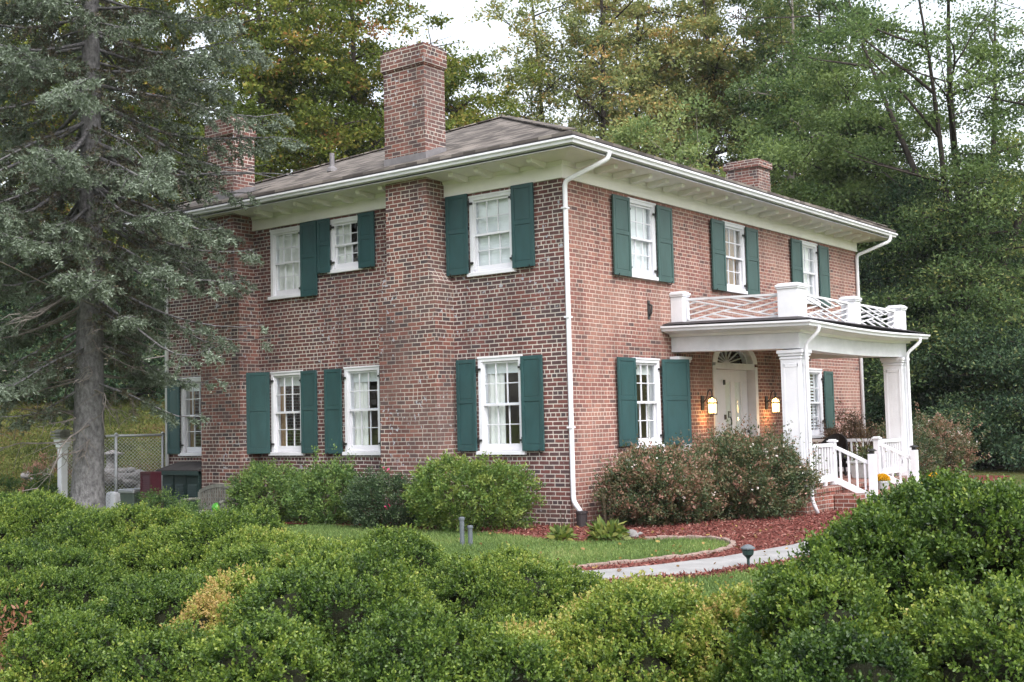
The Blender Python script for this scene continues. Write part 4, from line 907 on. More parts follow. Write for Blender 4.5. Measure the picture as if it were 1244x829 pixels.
# ================================================================ PLANTS
def tree_leaf(name, stops, trans): return leaf_mat(name, stops, trans, .7, .12)
def clusters_to_leaves(C, rad, per, L, W, rg, tintc, flat=.65, up=.3, spread=.18, dirout=None, fold=.12, hexa=False):
    """per leaves round each cluster centre"""
    n = len(C); k = np.repeat(np.arange(n), per); N = len(k)
    off = rg.normal(size=(N, 3))*.52; off[:, 2] *= flat
    P = C[k]+off*np.asarray(rad)[k][:, None] if hasattr(rad, '__len__') else C[k]+off*rad
    D = rg.normal(size=(N, 3)); D += off*.9; D[:, 2] += up-.25
    t = np.clip(tintc[k]+rg.normal(size=N)*spread, 0, 1)
    V, F = leaves(P, D, rg.uniform(.7, 1.25, N)*L, rg.uniform(.7, 1.25, N)*W, rg, fold=fold, hexa=hexa)
    return V, F, t

def tree(name, label, px, depth, H, cr, cb, nleaf, lsz, lm, bark, seed, group=None, ncl=230, crad=.58, lean=0., shell=.55, trunk_r=None, tint=(.45, .2), top=.5, flat=.52, limbs=11, cat='tree', fork=0, aut=0.):
    """tapered trunk and limbs, crown of leaf clumps. H height, cr crown radius, cb height where the crown starts"""
    rg = np.random.default_rng(seed); q = at(px, 500, depth); x, y = q.x, q.y; zg = ground(x, y)-.1
    o = empty(name, (x, y, zg), label, cat, group)
    tr = trunk_r or H*.014; b = MB(); ang = rg.uniform(0, 6.28); lx, ly = RGT.x*lean, RGT.y*lean
    def trunk_at(t): return Vector((lx*H*t*t+.22*math.sin(t*4+ang), ly*H*t*t+.22*math.cos(t*5+ang)-.22*math.cos(ang), H*.9*t))
    b.tube([trunk_at(t) for t in np.linspace(0, 1, 12)], [tr*(1.25 if k == 0 else 1)*(1-.88*k/11) for k in range(12)], 9)
    cen = np.array([lx*H*.6, ly*H*.6, (cb+H)/2]); hz = (H-cb)/2
    for fk in range(fork):
        a = ang+fk*6.283/max(1, fork)+.5; p0 = trunk_at(.22+.04*fk); sp_ = cr*rg.uniform(.5, .8); pts = [p0+Vector((math.cos(a)*sp_*s**.8, math.sin(a)*sp_*s**.8, H*.62*s))+Vector((.35*math.sin(5*s+fk), .35*math.cos(4*s+fk), 0))*s for s in np.linspace(0, 1, 10)]
        b.tube(pts, [tr*.62*(1-.88*k/9) for k in range(10)], 7)
        for j in range(5):
            s0 = pts[3+j]; d = Vector((math.cos(a+rg.normal()), math.sin(a+rg.normal()), rg.uniform(.1, .8))); l2 = cr*rg.uniform(.35, .6); b.tube([s0+d*l2*s+Vector((.2*math.sin(6*s+j), .2*math.cos(5*s+j), .1*l2*s*s))*s for s in np.linspace(0, 1, 6)], [tr*.24*(1-.8*k/5) for k in range(6)], 5)
    # cluster centres inside a lumpy ellipsoid, mostly near the outside
    u = unit(rg.normal(size=(ncl, 3))); rr = (rg.uniform(0, 1, ncl)**shell)
    ph = rg.uniform(0, 6.28, 6)
    lump = 1+.17*np.sin(3*u[:, 0]*2+ph[0])*np.sin(3*u[:, 1]*2+ph[1])+.13*np.sin(5*u[:, 2]+ph[2])+.1*np.sin(7*u[:, 0]+ph[3])
    taper = np.where(u[:, 2] < 0, 1, 1-.0*u[:, 2])
    C = cen+u*np.array([cr, cr, hz])*(rr*lump*taper)[:, None]
    C = C[C[:, 2] > cb*.75]; ncl = len(C)
    anchors = []
    starts = np.linspace(max(.18, cb/H*.8), .93, limbs)
    for i, t in enumerate(starts):
        p0 = trunk_at(t); a = ang+i*2.4; f = 1-abs((t*H*.9-cen[2])/hz)**2*.6 if hz else 1
        ln = cr*max(.35, f)*rg.uniform(.75, 1.0); d = Vector((math.cos(a), math.sin(a), rg.uniform(.35, .9)*(1.1-.7*t)))
        pts = [p0+Vector((d.x*ln*s, d.y*ln*s, d.z*ln*s*(1-.3*s)))+Vector((.1*math.sin(9*s+i), .1*math.cos(8*s+i), 0))*s*ln*.5 for s in np.linspace(0, 1, 8)]
        r0 = tr*(1-.8*t)*.62; b.tube(pts, [r0*(1-.85*k/7) for k in range(8)], 6); anchors += [(p, r0*(1-.85*k/7)) for k, p in enumerate(pts) if k > 1]
        for j in range(3):
            s0 = pts[3+j]; dd = Vector((rg.normal()*.8+d.x*.6, rg.normal()*.8+d.y*.6, rg.uniform(.1, .9))).normalized(); l2 = ln*rg.uniform(.3, .5)
            pp = [s0+dd*l2*s+Vector((0, 0, .12*l2*s*s))+Vector((.06*math.sin(7*s+j), .06*math.cos(6*s+i), 0))*l2*s for s in np.linspace(0, 1, 5)]
            b.tube(pp, [r0*.42*(1-.8*k/4) for k in range(5)], 5); anchors += [(p, r0*.3) for k, p in enumerate(pp) if k > 1]
    A = np.array([tuple(a[0]) for a in anchors])
    for c in C[::2]:
        i = int(np.argmin(((A-c)**2).sum(1))); p0 = Vector(A[i]); p1 = Vector(c); mid = p0.lerp(p1, .5)+Vector((0, 0, .08*(p1-p0).length)); r0 = min(.035, max(.010, anchors[i][1]*.5))
        b.tube([p0, mid, p1], [r0, r0*.7, r0*.3], 4, caps=False)
    b.v = [(vx+x, vy+y, vz+zg) for vx, vy, vz in b.v]
    tk = b.build('trunk', bark, o, smooth=True, fix=False)
    per = max(4, int(nleaf*1.35)//ncl); tc = np.clip(rg.normal(tint[0], tint[1], ncl)+aut*np.sin(C[:, 0]*.7+ph[4])*np.sin(C[:, 2]*.6+ph[5]), 0, 1)
    V, F, tn = clusters_to_leaves(C, crad*rg.uniform(.6, 1.25, ncl), per, lsz, lsz*.55, rg, tc, flat)
    np_mesh('crown', V, F, lm, o, tn)
    return o

M['lf_autumn'] = tree_leaf('autumn_green_leaves', [(0, (.055, .082, .020)), (.4, (.118, .155, .030)), (.66, (.20, .215, .045)), (.85, (.28, .235, .065)), (.96, (.34, .20, .06)), (1, (.32, .14, .06))], .38)
M['lf_yellow'] = tree_leaf('yellow_green_leaves', [(0, (.10, .13, .055)), (.4, (.19, .225, .09)), (.7, (.28, .285, .115)), (.92, (.38, .30, .12)), (1, (.40, .25, .10))], .38)
M['lf_pale'] = tree_leaf('pale_green_leaves', [(0, (.10, .155, .065)), (.5, (.20, .265, .105)), (.85, (.30, .335, .14)), (1, (.33, .29, .12))], .38)
M['lf_locust'] = tree_leaf('locust_leaves', [(0, (.045, .080, .034)), (.5, (.105, .160, .062)), (1, (.20, .265, .10))], .4)
M['lf_dark'] = tree_leaf('dark_evergreen_leaves', [(0, (.015, .032, .020)), (.5, (.040, .074, .040)), (.9, (.082, .125, .060)), (1, (.15, .17, .075))], .25)
M['lf_mid'] = tree_leaf('mid_green_leaves', [(0, (.028, .055, .024)), (.5, (.078, .125, .048)), (.9, (.15, .20, .075)), (1, (.22, .23, .08))], .34)
M['lf_russet'] = leaf_mat('russet_leaves', [(0, (0.070, 0.049, 0.035)), (.5, (0.140, 0.091, 0.056)), (.8, (0.224, 0.126, 0.063)), (1, (0.140, 0.168, 0.070))], .3)
M['lf_lime'] = leaf_mat('lime_leaves', [(0, (.08, .11, .02)), (.5, (.16, .20, .03)), (1, (.30, .27, .05))], .4)

# forest behind; px = where it stands in the picture, then its distance
G = 'trees on the wooded hill behind the house'
T = [ # label, px, depth, H, cr, cb, nleaf, lsz, leafmat, bark, kwargs
 ('orange flecked tree at the far left edge behind the spruce', -40, 50, 20, 5.5, 3, 30000, .19, 'lf_autumn', 'bark_dark', dict(aut=.16, tint=(.46, .2))),
 ('dense dark green tree glimpsed behind the spruce trunk', 70, 56, 21, 5.5, 3, 30000, .20, 'lf_dark', 'bark_dark', dict(tint=(.6, .25))),
 ('green and orange tree between the spruce trunk and the far chimney', 195, 50, 22, 5.5, 2.5, 32000, .19, 'lf_autumn', 'bark_dark', dict(aut=.16, tint=(.40, .2))),
 ('broad autumn tinted tree directly behind the far left chimney', 330, 46, 21, 5.0, 3, 42000, .17, 'lf_autumn', 'bark_dark', dict(aut=.16, tint=(.42, .2), ncl=310)),
 ('golden flecked tree left of the tall central chimney', 425, 48, 22, 5.0, 3, 44000, .17, 'lf_autumn', 'bark_dark', dict(aut=.16, tint=(.50, .2), ncl=310)),
 ('green gold tree just right of the tall central chimney', 545, 50, 18.0, 3.4, 4, 40000, .17, 'lf_autumn', 'bark_dark', dict(aut=.14, tint=(.44, .2), ncl=290)),
 ('reddish thin tree at the edge of the bright sky gap', 603, 60, 14.5, 2.6, 5, 6000, .19, 'lf_russet', 'bark_dark', dict(ncl=80, tint=(.6, .25))),
 ('tall thin tree leaning left against the white sky gap', 690, 56, 25, 3.4, 6, 6500, .18, 'lf_yellow', 'bark_dark', dict(ncl=110, lean=-.07, shell=.6, limbs=14, tint=(.45, .2), trunk_r=.2)),
 ('tall sparse tree with dark straight trunk in mid wood', 735, 54, 25, 4.2, 5, 15000, .18, 'lf_yellow', 'bark_dark', dict(ncl=250, limbs=14, tint=(.5, .2), trunk_r=.26)),
 ('tall sparse yellowing tree right of the dark straight trunk', 795, 58, 25, 4.6, 5, 26000, .19, 'lf_yellow', 'bark_dark', dict(ncl=200, limbs=13, tint=(.55, .22), trunk_r=.22)),
 ('dense yellow green tree high above the front roof slope', 865, 56, 23, 4.8, 5, 36000, .18, 'lf_yellow', 'bark_dark', dict(ncl=260, tint=(.52, .22))),
 ('low light green tree rising right behind the front eave', 835, 44, 12.2, 3.6, 2, 36000, .15, 'lf_pale', 'bark_pale', dict(ncl=260, tint=(.5, .2))),
 ('low yellowing bushy tree peeping over the roof ridge', 700, 46, 11.4, 3.6, 2, 30000, .15, 'lf_yellow', 'bark_dark', dict(ncl=250, tint=(.5, .2))),
 ('brown half bare tree behind the right chimney', 920, 58, 20, 3.8, 4, 10000, .17, 'lf_russet', 'bark_dark', dict(ncl=150, limbs=16, tint=(.5, .25))),
 ('green tree with pale trunk right of the brown half bare tree', 975, 52, 21, 3.4, 6, 22000, .17, 'lf_mid', 'bark_pale', dict(ncl=170, tint=(.6, .2))),
 ('tall green tree filling the gap above the right chimney', 1010, 58, 22, 4.4, 6, 30000, .18, 'lf_mid', 'bark_dark', dict(ncl=200, tint=(.65, .2))),
]
for i, (lb, px, d, H, cr, cb, nl, ls, lm, bk, kw) in enumerate(T): tree('broadleaf_tree', lb, px, d, H, cr, cb, nl, ls, M[lm], M[bk], 100+i, G, **kw)
tree('locust_tree', 'tall open locust with dark forked trunks against white sky at right', 1190, 40, 19.5, 6.6, 6.4, 30000, .13, M['lf_locust'], M['bark_dark'], 301, G, ncl=105, crad=.85, limbs=7, trunk_r=.25, tint=(.5, .2), shell=.5, flat=.5, fork=4)
tree('broadleaf_tree', 'light green feathery tree left of the locust above the right chimney', 1035, 44, 15.0, 3.2, 4, 34000, .15, M['lf_locust'], M['bark_dark'], 302, G, ncl=230, tint=(.7, .2))
tree('broadleaf_tree', 'lime green tree at the right edge behind the dark evergreens', 1262, 50, 12, 3.2, 1, 18000, .17, M['lf_lime'], M['bark_dark'], 303, G, ncl=120)
def evergreen(label, px, depth, H, cr, seed, lm, nleaf=60000, lsz=.13, cb=.4, tint=(.5, .2), group='dense evergreens right of the house', name='evergreen_tree', pw=.75):
    """layered dense evergreen: drooping sprays in tiers, wide at the foot"""
    rg = np.random.default_rng(seed); q = at(px, 500, depth); x, y = q.x, q.y; zg = ground(x, y)-.1; o = empty(name, (x, y, zg), label, 'tree', group)
    b = MB(); b.tube([(x, y, zg+H*.97*t) for t in np.linspace(0, 1, 8)], [H*.017*(1-.93*t) for t in np.linspace(0, 1, 8)], 8)
    C = []; 
    nb = int(H*13)
    for k in range(nb):
        t = (k+rg.uniform(0, 1))/nb; z = cb+(H-cb)*t; ln = cr*(1-t)**pw*rg.uniform(.72, 1.12)+.2; a = rg.uniform(0, 6.28); dr = rg.uniform(.05, .3)
        pts = [Vector((x+math.cos(a)*ln*s, y+math.sin(a)*ln*s, zg+z-dr*ln*s*s+.12*ln*s)) for s in (0, .3, .6, .85, 1)]
        b.tube(pts, [.03+.012*ln*(1-s) for s in (0, .3, .6, .85, 1)], 4, caps=False)
        m_ = max(3, int(ln*3.0))
        for j in range(m_):
            s = 1-(j/m_)**1.4*.75; C.append((math.cos(a)*ln*s+rg.normal()*.2, math.sin(a)*ln*s+rg.normal()*.2, z-dr*ln*s*s+.12*ln*s+rg.normal()*.08))
    b.build('trunk', M['bark_dark'], o, fix=False, smooth=True); C = np.array(C)
    tc = np.clip(rg.normal(tint[0], tint[1], len(C)), 0, 1); V, F, tn = clusters_to_leaves(C, rg.uniform(.5, .85, len(C)), max(5, nleaf//len(C)), lsz, lsz*.42, rg, tc, .38)
    np_mesh('crown', V, F, lm, o, tn); return o
evergreen('broad mid green evergreen rising behind the right end of the roof', 1075, 44, 12.2, 4.6, 401, M['lf_mid'], 80000, .14, pw=.6)
evergreen('mid green evergreen in front of the locust trunks at the right', 1185, 38.5, 10.2, 3.6, 406, M['lf_mid'], 70000, .13, pw=.5, tint=(.5, .22))
evergreen('dark evergreen directly right of the porch, hanging to the ground', 1125, 41, 9.6, 3.9, 402, M['lf_dark'], 80000, .13, pw=.55)
evergreen('dark evergreen at the right edge below the locust trunks', 1215, 42, 8.4, 3.6, 403, M['lf_dark'], 80000, .13, pw=.5)
evergreen('dark evergreen deep behind the right corner of the house', 1060, 50, 9, 3.6, 404, M['lf_dark'], 50000, .15, pw=.5)
evergreen('large dark evergreen cut off by the right edge beside the lime green tree', 1330, 44, 10, 4.4, 405, M['lf_dark'], 50000, .15, pw=.5)
evergreen('low dark evergreen mass at the right edge behind the tallest boxwood', 1205, 36, 4.2, 3.0, 407, M['lf_dark'], 40000, .12, cb=.1, pw=.4)
evergreen('low dark evergreen between the porch abelia and the right edge', 1140, 39, 4.6, 3.0, 408, M['lf_dark'], 40000, .12, cb=.1, pw=.4)
for i, (px, d, H, cr, lb) in enumerate(((-30, 44, 4.6, 3.0, 'dark clipped evergreen at the far left above the grassy slope'), (70, 46, 5.0, 3.2, 'dark evergreen bush behind the spruce trunk on the slope'), (165, 45, 4.8, 3.0, 'dark evergreen bush above the chain link fence'), (245, 47, 5.4, 3.2, 'dark evergreen bush peeping past the left end of the house'))):
    evergreen(lb, px, d, H, cr, 420+i, M['lf_dark'], 26000, .15, cb=.1, group='dark evergreens along the top of the grassy slope', name='evergreen_bush', pw=.4)
# far wood closing the hill, one mass
rg = np.random.default_rng(5); n = 2600; px = rg.uniform(-260, 1560, n); dd = rg.uniform(66, 88, n); C = []
for a, c in zip(px, dd):
    q = at(a, 500, c); zg = ground(q.x, q.y); hmax = 15 if a < 560 else (9 if a < 700 else (13 if a < 1000 else 8.5)); C.append((q.x, q.y, zg+rg.uniform(.3, 1)*hmax*rg.uniform(.4, 1)))
C = np.array(C); tc = np.clip(rg.normal(.42, .2, n), 0, 1); V, F, tn = clusters_to_leaves(C, rg.uniform(1.0, 1.7, n), 46, .34, .2, rg, tc, .7); o = np_mesh('far_woods', V, F, M['lf_autumn'], tint=tn); o['kind'] = 'stuff'

# ---------------------------------------------------------------- the blue spruce
def spruce(px, depth):
    rg = np.random.default_rng(77); q = at(px, 600, depth); x, y = q.x, q.y; zg = ground(x, y)-.15; H = 17.5
    o = empty('spruce_tree', (x, y, zg), 'large blue grey spruce with bare lower trunk standing left of the house', 'tree')
    b = MB(); zz = np.linspace(0, 1, 26)
    b.tube([(x+.05*math.sin(5*t), y+.05*math.cos(4*t), zg+H*t) for t in zz], [.285*(1-.93*t)+.10*math.exp(-t*40)+.006*math.sin(t*57) for t in zz], 18)
    b.build('trunk', M['bark'], o, smooth=True, fix=False)
    SP, SD, SL, ST, SW = [], [], [], [], []; lb = MB(); tw = MB()
    z = 3.1; k = 0
    while z < H-.4:
        hi = z > 10.5; nb = 5 if not hi else 4; L0 = min(3.75, 2.2+.42*(z-3.0)) if z < 7 else 3.75*(1-(z-7)/(H-6.6))
        for j in range(nb):
            a = k*.9+j*6.283/nb+rg.uniform(-.35, .35); L = L0*rg.uniform(.72, 1.08); dead = z < 4.6 and rg.uniform() < .45
            dr = rg.uniform(.34, .6) if z < 8 else rg.uniform(.12, .34); h = Vector((math.cos(a), math.sin(a), 0)); sd = Vector((-h.y, h.x, 0)); wv = rg.uniform(-.25, .25)
            zj = z+rg.uniform(-.25, .25); L *= .6 if (dead and h.dot(RGT) > .2) else 1; w1, w2, w3 = rg.uniform(-.16, .16, 3)
            pt = lambda s: Vector((x, y, zg+zj))+sd*L*w1*math.sin(5*s+j)*s+Vector((0, 0, L*w2*.6*math.sin(6*s)*s))+h*L*s+sd*wv*L*s*s+Vector((0, 0, -dr*L*(s*1.25-.52*s**3)+.05*L*s))
            pts = [pt(s) for s in np.linspace(0, 1, 9)]; (tw if dead else lb).tube(pts, [.036*(1-.85*i/8)*(L/3) for i in range(9)], 5, caps=False)
            step = .085 if not hi else .17; ns = int(L*.86/step)
            for i in range(ns):
                s = .14+.86*i/ns; side = 1 if i % 2 else -1; p0 = pt(s); bl = (.26+.62*(1-s)*min(1, s*3))*rg.uniform(.6, 1.2)*(L/3.2)
                rr_ = (p0-Vector((x, y, zg))); lat_ = rr_.dot(RGT)
                if lat_ > 1.75 and 5.5 < rr_.z < 6.9 and rg.uniform() < .85: continue
                if lat_ > 1.1 and rr_.z < 5.5 and rg.uniform() < .5: continue
                if rg.uniform() < .14: continue
                d = (h*.62+sd*side*rg.uniform(.55, .95)+Vector((0, 0, rg.uniform(-.55, .05)))).normalized()
                p1 = p0+d*bl*.55; p2 = p0+d*bl+Vector((0, 0, -bl*rg.uniform(.1, .45)))
                if dead:
                    if i % 2 == 0: tw.tube([p0, p1, p2+Vector((0, 0, rg.normal()*.06))], [.008, .006, .003], 3, caps=False); q3 = p1+Vector((rg.normal()*.2, rg.normal()*.2, -.1)); tw.tube([p1, q3], [.005, .002], 3, caps=False)
                    continue
                if i % 2 == 0: lb.tube([p0, p1, p2], [.008, .006, .003], 3, caps=False)
                # needle shoots along the branchlet, and little side shoots
                sh_ = [(p0, p1, .0), (p1, p2, .5)]
                for e in range(4 if not hi else 2):
                    f = rg.uniform(.25, .95); pp = p0.lerp(p2, f); d2 = (d+sd*rg.normal()*.7+h*rg.normal()*.4+Vector((0, 0, rg.uniform(-.9, .15)))).normalized(); sh_.append((pp, pp+d2*rg.uniform(.10, .24), .7))
                for e in range(2 if not hi else 0):
                    q4 = p2 if e == 0 else p0.lerp(p2, .6)+Vector((0, 0, -.04)); m_ = 16; rad = unit(rg.normal(size=(m_, 3))); SP.append(np.array(q4)+rg.normal(size=(m_, 3))*.018); SD.append(rad*.9+np.array(d)*.55); SL.append(rg.uniform(.05, .085, m_)); ST.append(np.clip(.40+.36*s+rg.normal(size=m_)*.12, 0, 1)); SW.append(np.full(m_, .021))
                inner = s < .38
                for (a0, a1, tv) in sh_:
                    if inner and rg.uniform() < .4: continue
                    ll = (a1-a0).length; m_ = max(2, int(ll/(.030 if not hi else .05)))*3; f = rg.uniform(0, 1, m_)
                    dd_ = np.array(a1-a0)/max(ll, 1e-5); P = np.array(a0)+np.outer(f, np.array(a1-a0)); rad = rg.normal(size=(m_, 3)); rad -= np.outer(rad@dd_, dd_); rad = unit(rad); rad[:, 2] += .25
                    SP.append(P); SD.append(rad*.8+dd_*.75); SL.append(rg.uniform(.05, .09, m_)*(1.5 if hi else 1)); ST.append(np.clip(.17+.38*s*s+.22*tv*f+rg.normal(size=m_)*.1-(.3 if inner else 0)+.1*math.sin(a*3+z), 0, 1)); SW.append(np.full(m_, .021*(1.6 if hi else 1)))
        z += rg.uniform(.26, .36) if not hi else .5; k += 1
    # bare dead branches low on the trunk
    for i in range(26):
        z = rg.uniform(1.7, 4.6); a = rg.uniform(0, 6.28); h = Vector((math.cos(a), math.sin(a), 0)); L = rg.uniform(.8, 2.6)*(.55 if h.dot(RGT) > .2 else 1); pt = [Vector((x, y, zg+z))]; d = h+Vector((0, 0, -.2))
        for s in range(7): d = (d+Vector((rg.normal()*.22, rg.normal()*.22, rg.normal()*.16-.04))).normalized(); pt.append(pt[-1]+d*L/7)
        tw.tube(pt, [.022*(1-.85*s/7) for s in range(8)], 5, caps=False)
        for s in range(2, 8):
            for e in range(2):
                d2 = (d+Vector((rg.normal()*.8, rg.normal()*.8, rg.normal()*.5))).normalized(); l2 = rg.uniform(.15, .6); m_ = pt[s]+d2*l2*.5+Vector((0, 0, rg.normal()*.04)); tw.tube([pt[s], m_, m_+d2*l2*.4+Vector((rg.normal()*.08, rg.normal()*.08, -.05))], [.008, .005, .002], 3, caps=False)
    lb.build('limbs', M['bark'], o, fix=False, smooth=True); tw.build('dead_twigs', M['twig'], o, fix=False)
    P = np.concatenate(SP); D = np.concatenate(SD); L = np.concatenate(SL); W_ = np.concatenate(SW); t = np.concatenate(ST)
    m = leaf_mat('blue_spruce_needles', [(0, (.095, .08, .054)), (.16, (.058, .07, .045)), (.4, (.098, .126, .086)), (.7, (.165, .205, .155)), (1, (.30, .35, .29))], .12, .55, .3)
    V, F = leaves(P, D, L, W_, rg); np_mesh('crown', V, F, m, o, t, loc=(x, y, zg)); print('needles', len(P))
spruce(108, 21)

# ---------------------------------------------------------------- shrubs by the house
def shrub(name, label, x, y, rx, ry, h, nleaf, L, lm, seed, tint=(.5, .18), group=None, flowers=0, fm=None, z0=None, W=.5, spiky=0.0, cat='shrub', tipt=.22, droop=0.):
    rg = np.random.default_rng(seed); zg = ground(x, y) if z0 is None else z0; o = empty(name, (x, y, zg), label, cat, group)
    b = MB()
    for k in range(16):
        a = rg.uniform(0, 6.28); f = rg.uniform(.3, .85); q = Vector((x+math.cos(a)*rx*f, y+math.sin(a)*ry*f, zg+h*rg.uniform(.5, .95))); r0 = Vector((x+math.cos(a)*.1, y+math.sin(a)*.1, zg-.03)); m_ = r0.lerp(q, .5)+Vector((math.cos(a)*.1, math.sin(a)*.1, .05)); b.tube([r0, m_, q], [.016, .011, .004], 5, caps=False)
    b.build('stem', M['stem'], o, fix=False)
    # lumpy ellipsoid of twig tips
    nc = max(60, nleaf//34); u = unit(rg.normal(size=(nc, 3))); ph = rg.uniform(0, 6.28, 5)
    lump = 1+.13*np.sin(4*u[:, 0]+ph[0])*np.sin(4*u[:, 1]+ph[1])+.10*np.sin(6*u[:, 2]+ph[2])*np.sin(5*u[:, 0]+ph[3])+.05*np.sin(13*u[:, 1]+ph[4])
    rr = rg.uniform(.35, 1, nc)**.45*lump; C = u*np.array([rx, ry, h*.52])*rr[:, None]; C[:, 2] += h*.47; C = C[C[:, 2] > .02]; nc = len(C)
    out = unit(C-np.array([0, 0, h*.35])); k = np.repeat(np.arange(nc), nleaf//nc); N = len(k)
    sprig = unit(out[k]*.8+rg.normal(size=(N, 3))*.1+np.array([0, 0, .35])); f = rg.uniform(0, 1, N)
    jit = unit(out+rg.normal(size=(nc, 3))*.5+[0, 0, .25])[k]; sl = (.16+spiky*(rg.uniform(0, 1, nc) < .16)*rg.uniform(.8, 1.6, nc))[k]
    P = C[k]+jit*(f*sl)[:, None]+rg.normal(size=(N, 3))*.035*(1+0*f[:, None]); D = rg.normal(size=(N, 3))*.8+sprig+np.array([0, 0, -droop])
    tc = np.clip(rg.normal(tint[0], tint[1], nc), 0, 1); t = np.clip(tc[k]+tipt*(f-.5)+rg.normal(size=N)*.1, 0, 1)
    V, F = leaves(P, D, rg.uniform(.7, 1.25, N)*L, rg.uniform(.7, 1.2, N)*L*W, rg, fold=.15); np_mesh('foliage', V, F, lm, o, t)
    if flowers:
        i = rg.integers(0, nc, flowers); i = i[C[i, 2] > h*.4]; kk = np.repeat(i, 5); P = C[kk]+out[kk]*.12+rg.normal(size=(len(kk), 3))*.025; V, F = leaves(P, out[kk]+rg.normal(size=(len(kk), 3)), .05, .032, rg); np_mesh('flower', V, F, fm, o, rg.uniform(0, 1, len(kk)))['kind'] = 'stuff'
    return o
M['lf_bush'] = leaf_mat('burning_bush_leaves', [(0, (.045, .09, .024)), (.5, (.11, .185, .042)), (1, (.24, .29, .07))], .36)
M['lf_azalea'] = leaf_mat('azalea_leaves', [(0, (.035, .075, .028)), (.5, (.09, .165, .048)), (1, (.20, .28, .075))], .35)
M['lf_holly'] = leaf_mat('dark_shrub_leaves', [(0, (.02, .04, .02)), (.5, (.042, .078, .036)), (1, (.10, .14, .06))], .25)
M['lf_abelia'] = leaf_mat('abelia_leaves', [(0, (.035, .06, .03)), (.40, (.085, .118, .054)), (.60, (.15, .13, .072)), (.8, (.26, .145, .105)), (1, (.38, .21, .17))], .3)
M['fl_white'] = leaf_mat('white_petals', [(0, (.7, .58, .58)), (1, (.85, .80, .80))], .3)
M['fl_pink'] = leaf_mat('rose_petals', [(0, (.45, .03, .12)), (1, (.6, .06, .2))], .3)
GS = 'shrubs along the foot of the brick walls'
shrub('foundation_shrub', 'round bright green bush between the central chimney and the house corner', -1.05, 1.25, .88, 1.08, 1.10, 26000, .055, M['lf_bush'], 21, (.55, .2), GS, W=.55)
shrub('foundation_shrub', 'dark green shrub with pink blooms in front of the central chimney', -1.2, 2.95, .62, .74, .86, 16000, .045, M['lf_holly'], 22, (.5, .2), GS, flowers=14, fm=M['fl_pink'])
shrub('foundation_shrub', 'loose mid green bush under the window left of the central chimney', -1.0, 4.5, .6, .68, .98, 17000, .055, M['lf_azalea'], 23, (.55, .2), GS, spiky=.25)
shrub('foundation_shrub', 'green bush farthest left, beside the garden bench', -.95, 6.15, .66, .78, 1.0, 18000, .055, M['lf_azalea'], 24, (.62, .2), GS)
shrub('abelia_shrub', 'rounded russet abelia under the front window nearest the corner', 1.15, -1.0, 1.0, .82, 1.13, 80000, .052, M['lf_abelia'], 25, (.48, .2), GS, flowers=110, fm=M['fl_white'], spiky=.15)
shrub('abelia_shrub', 'larger russet abelia sprinkled with pale blooms beside the porch column', 2.95, -1.6, 1.22, 1.02, 1.27, 110000, .052, M['lf_abelia'], 26, (.40, .2), GS, flowers=150, fm=M['fl_white'], spiky=.3)
shrub('abelia_shrub', 'russet abelia beyond the right end of the porch', 15.5, -.7, 1.0, 1.0, 1.5, 20000, .06, M['lf_abelia'], 27, (.55, .2), GS, flowers=120, fm=M['fl_white'], spiky=.4)
shrub('barberry_shrub', 'dark wine red shrub against the front wall seen over the porch railing', 10.0, -.75, .62, .6, 1.62, 14000, .05, M['lf_russet'], 28, (.2, .15), GS, spiky=.3)
shrub('abelia_shrub', 'low grey green shrub between the wine red bush and the far porch column', 11.9, -1.2, 1.0, .8, 1.40, 14000, .055, M['lf_abelia'], 29, (.35, .2), GS, spiky=.2)
# hostas
M['lf_hosta'] = leaf_mat('hosta_leaves', [(0, (.06, .10, .025)), (.5, (.13, .18, .04)), (1, (.30, .30, .09))], .35)
for i, (x, y, r, h, lb) in enumerate(((-1.9, -1.16, .26, .24, 'small hosta at the corner of the house by the downspout'), (-1.62, -1.76, .42, .36, 'larger yellow green hosta between the small one and the stone turtle'))):
    rg = np.random.default_rng(60+i); o = empty('hosta_plant', (x, y, .015), lb, 'hosta', 'hostas in the mulch'); n = 150 if i else 90; a = rg.uniform(0, 6.28, n); el = rg.uniform(.15, 1.2, n); f = rg.uniform(.35, 1, n)
    dirv = np.stack([np.cos(a)*np.cos(el), np.sin(a)*np.cos(el), np.sin(el)], 1); P = dirv*np.array([r, r, h])*(f*.55)[:, None]; V, F = leaves(P, dirv+np.array([0, 0, -.35])*f[:, None], rg.uniform(.12, .2, n)*(1.1 if i else .85), rg.uniform(.05, .075, n), rg, hexa=True, fold=.3); np_mesh('foliage', V, F, M['lf_hosta'], o, rg.uniform(0, 1, n))
    b = MB()
    for k in range(5 if i else 2): t = rg.uniform(0, 6.28); b.tube([(x, y, .02), (x+.08*math.cos(t), y+.08*math.sin(t), h), (x+.14*math.cos(t), y+.14*math.sin(t), h*1.9)], .005, 4)
    b.build('stem', M['stem'], o, fix=False)
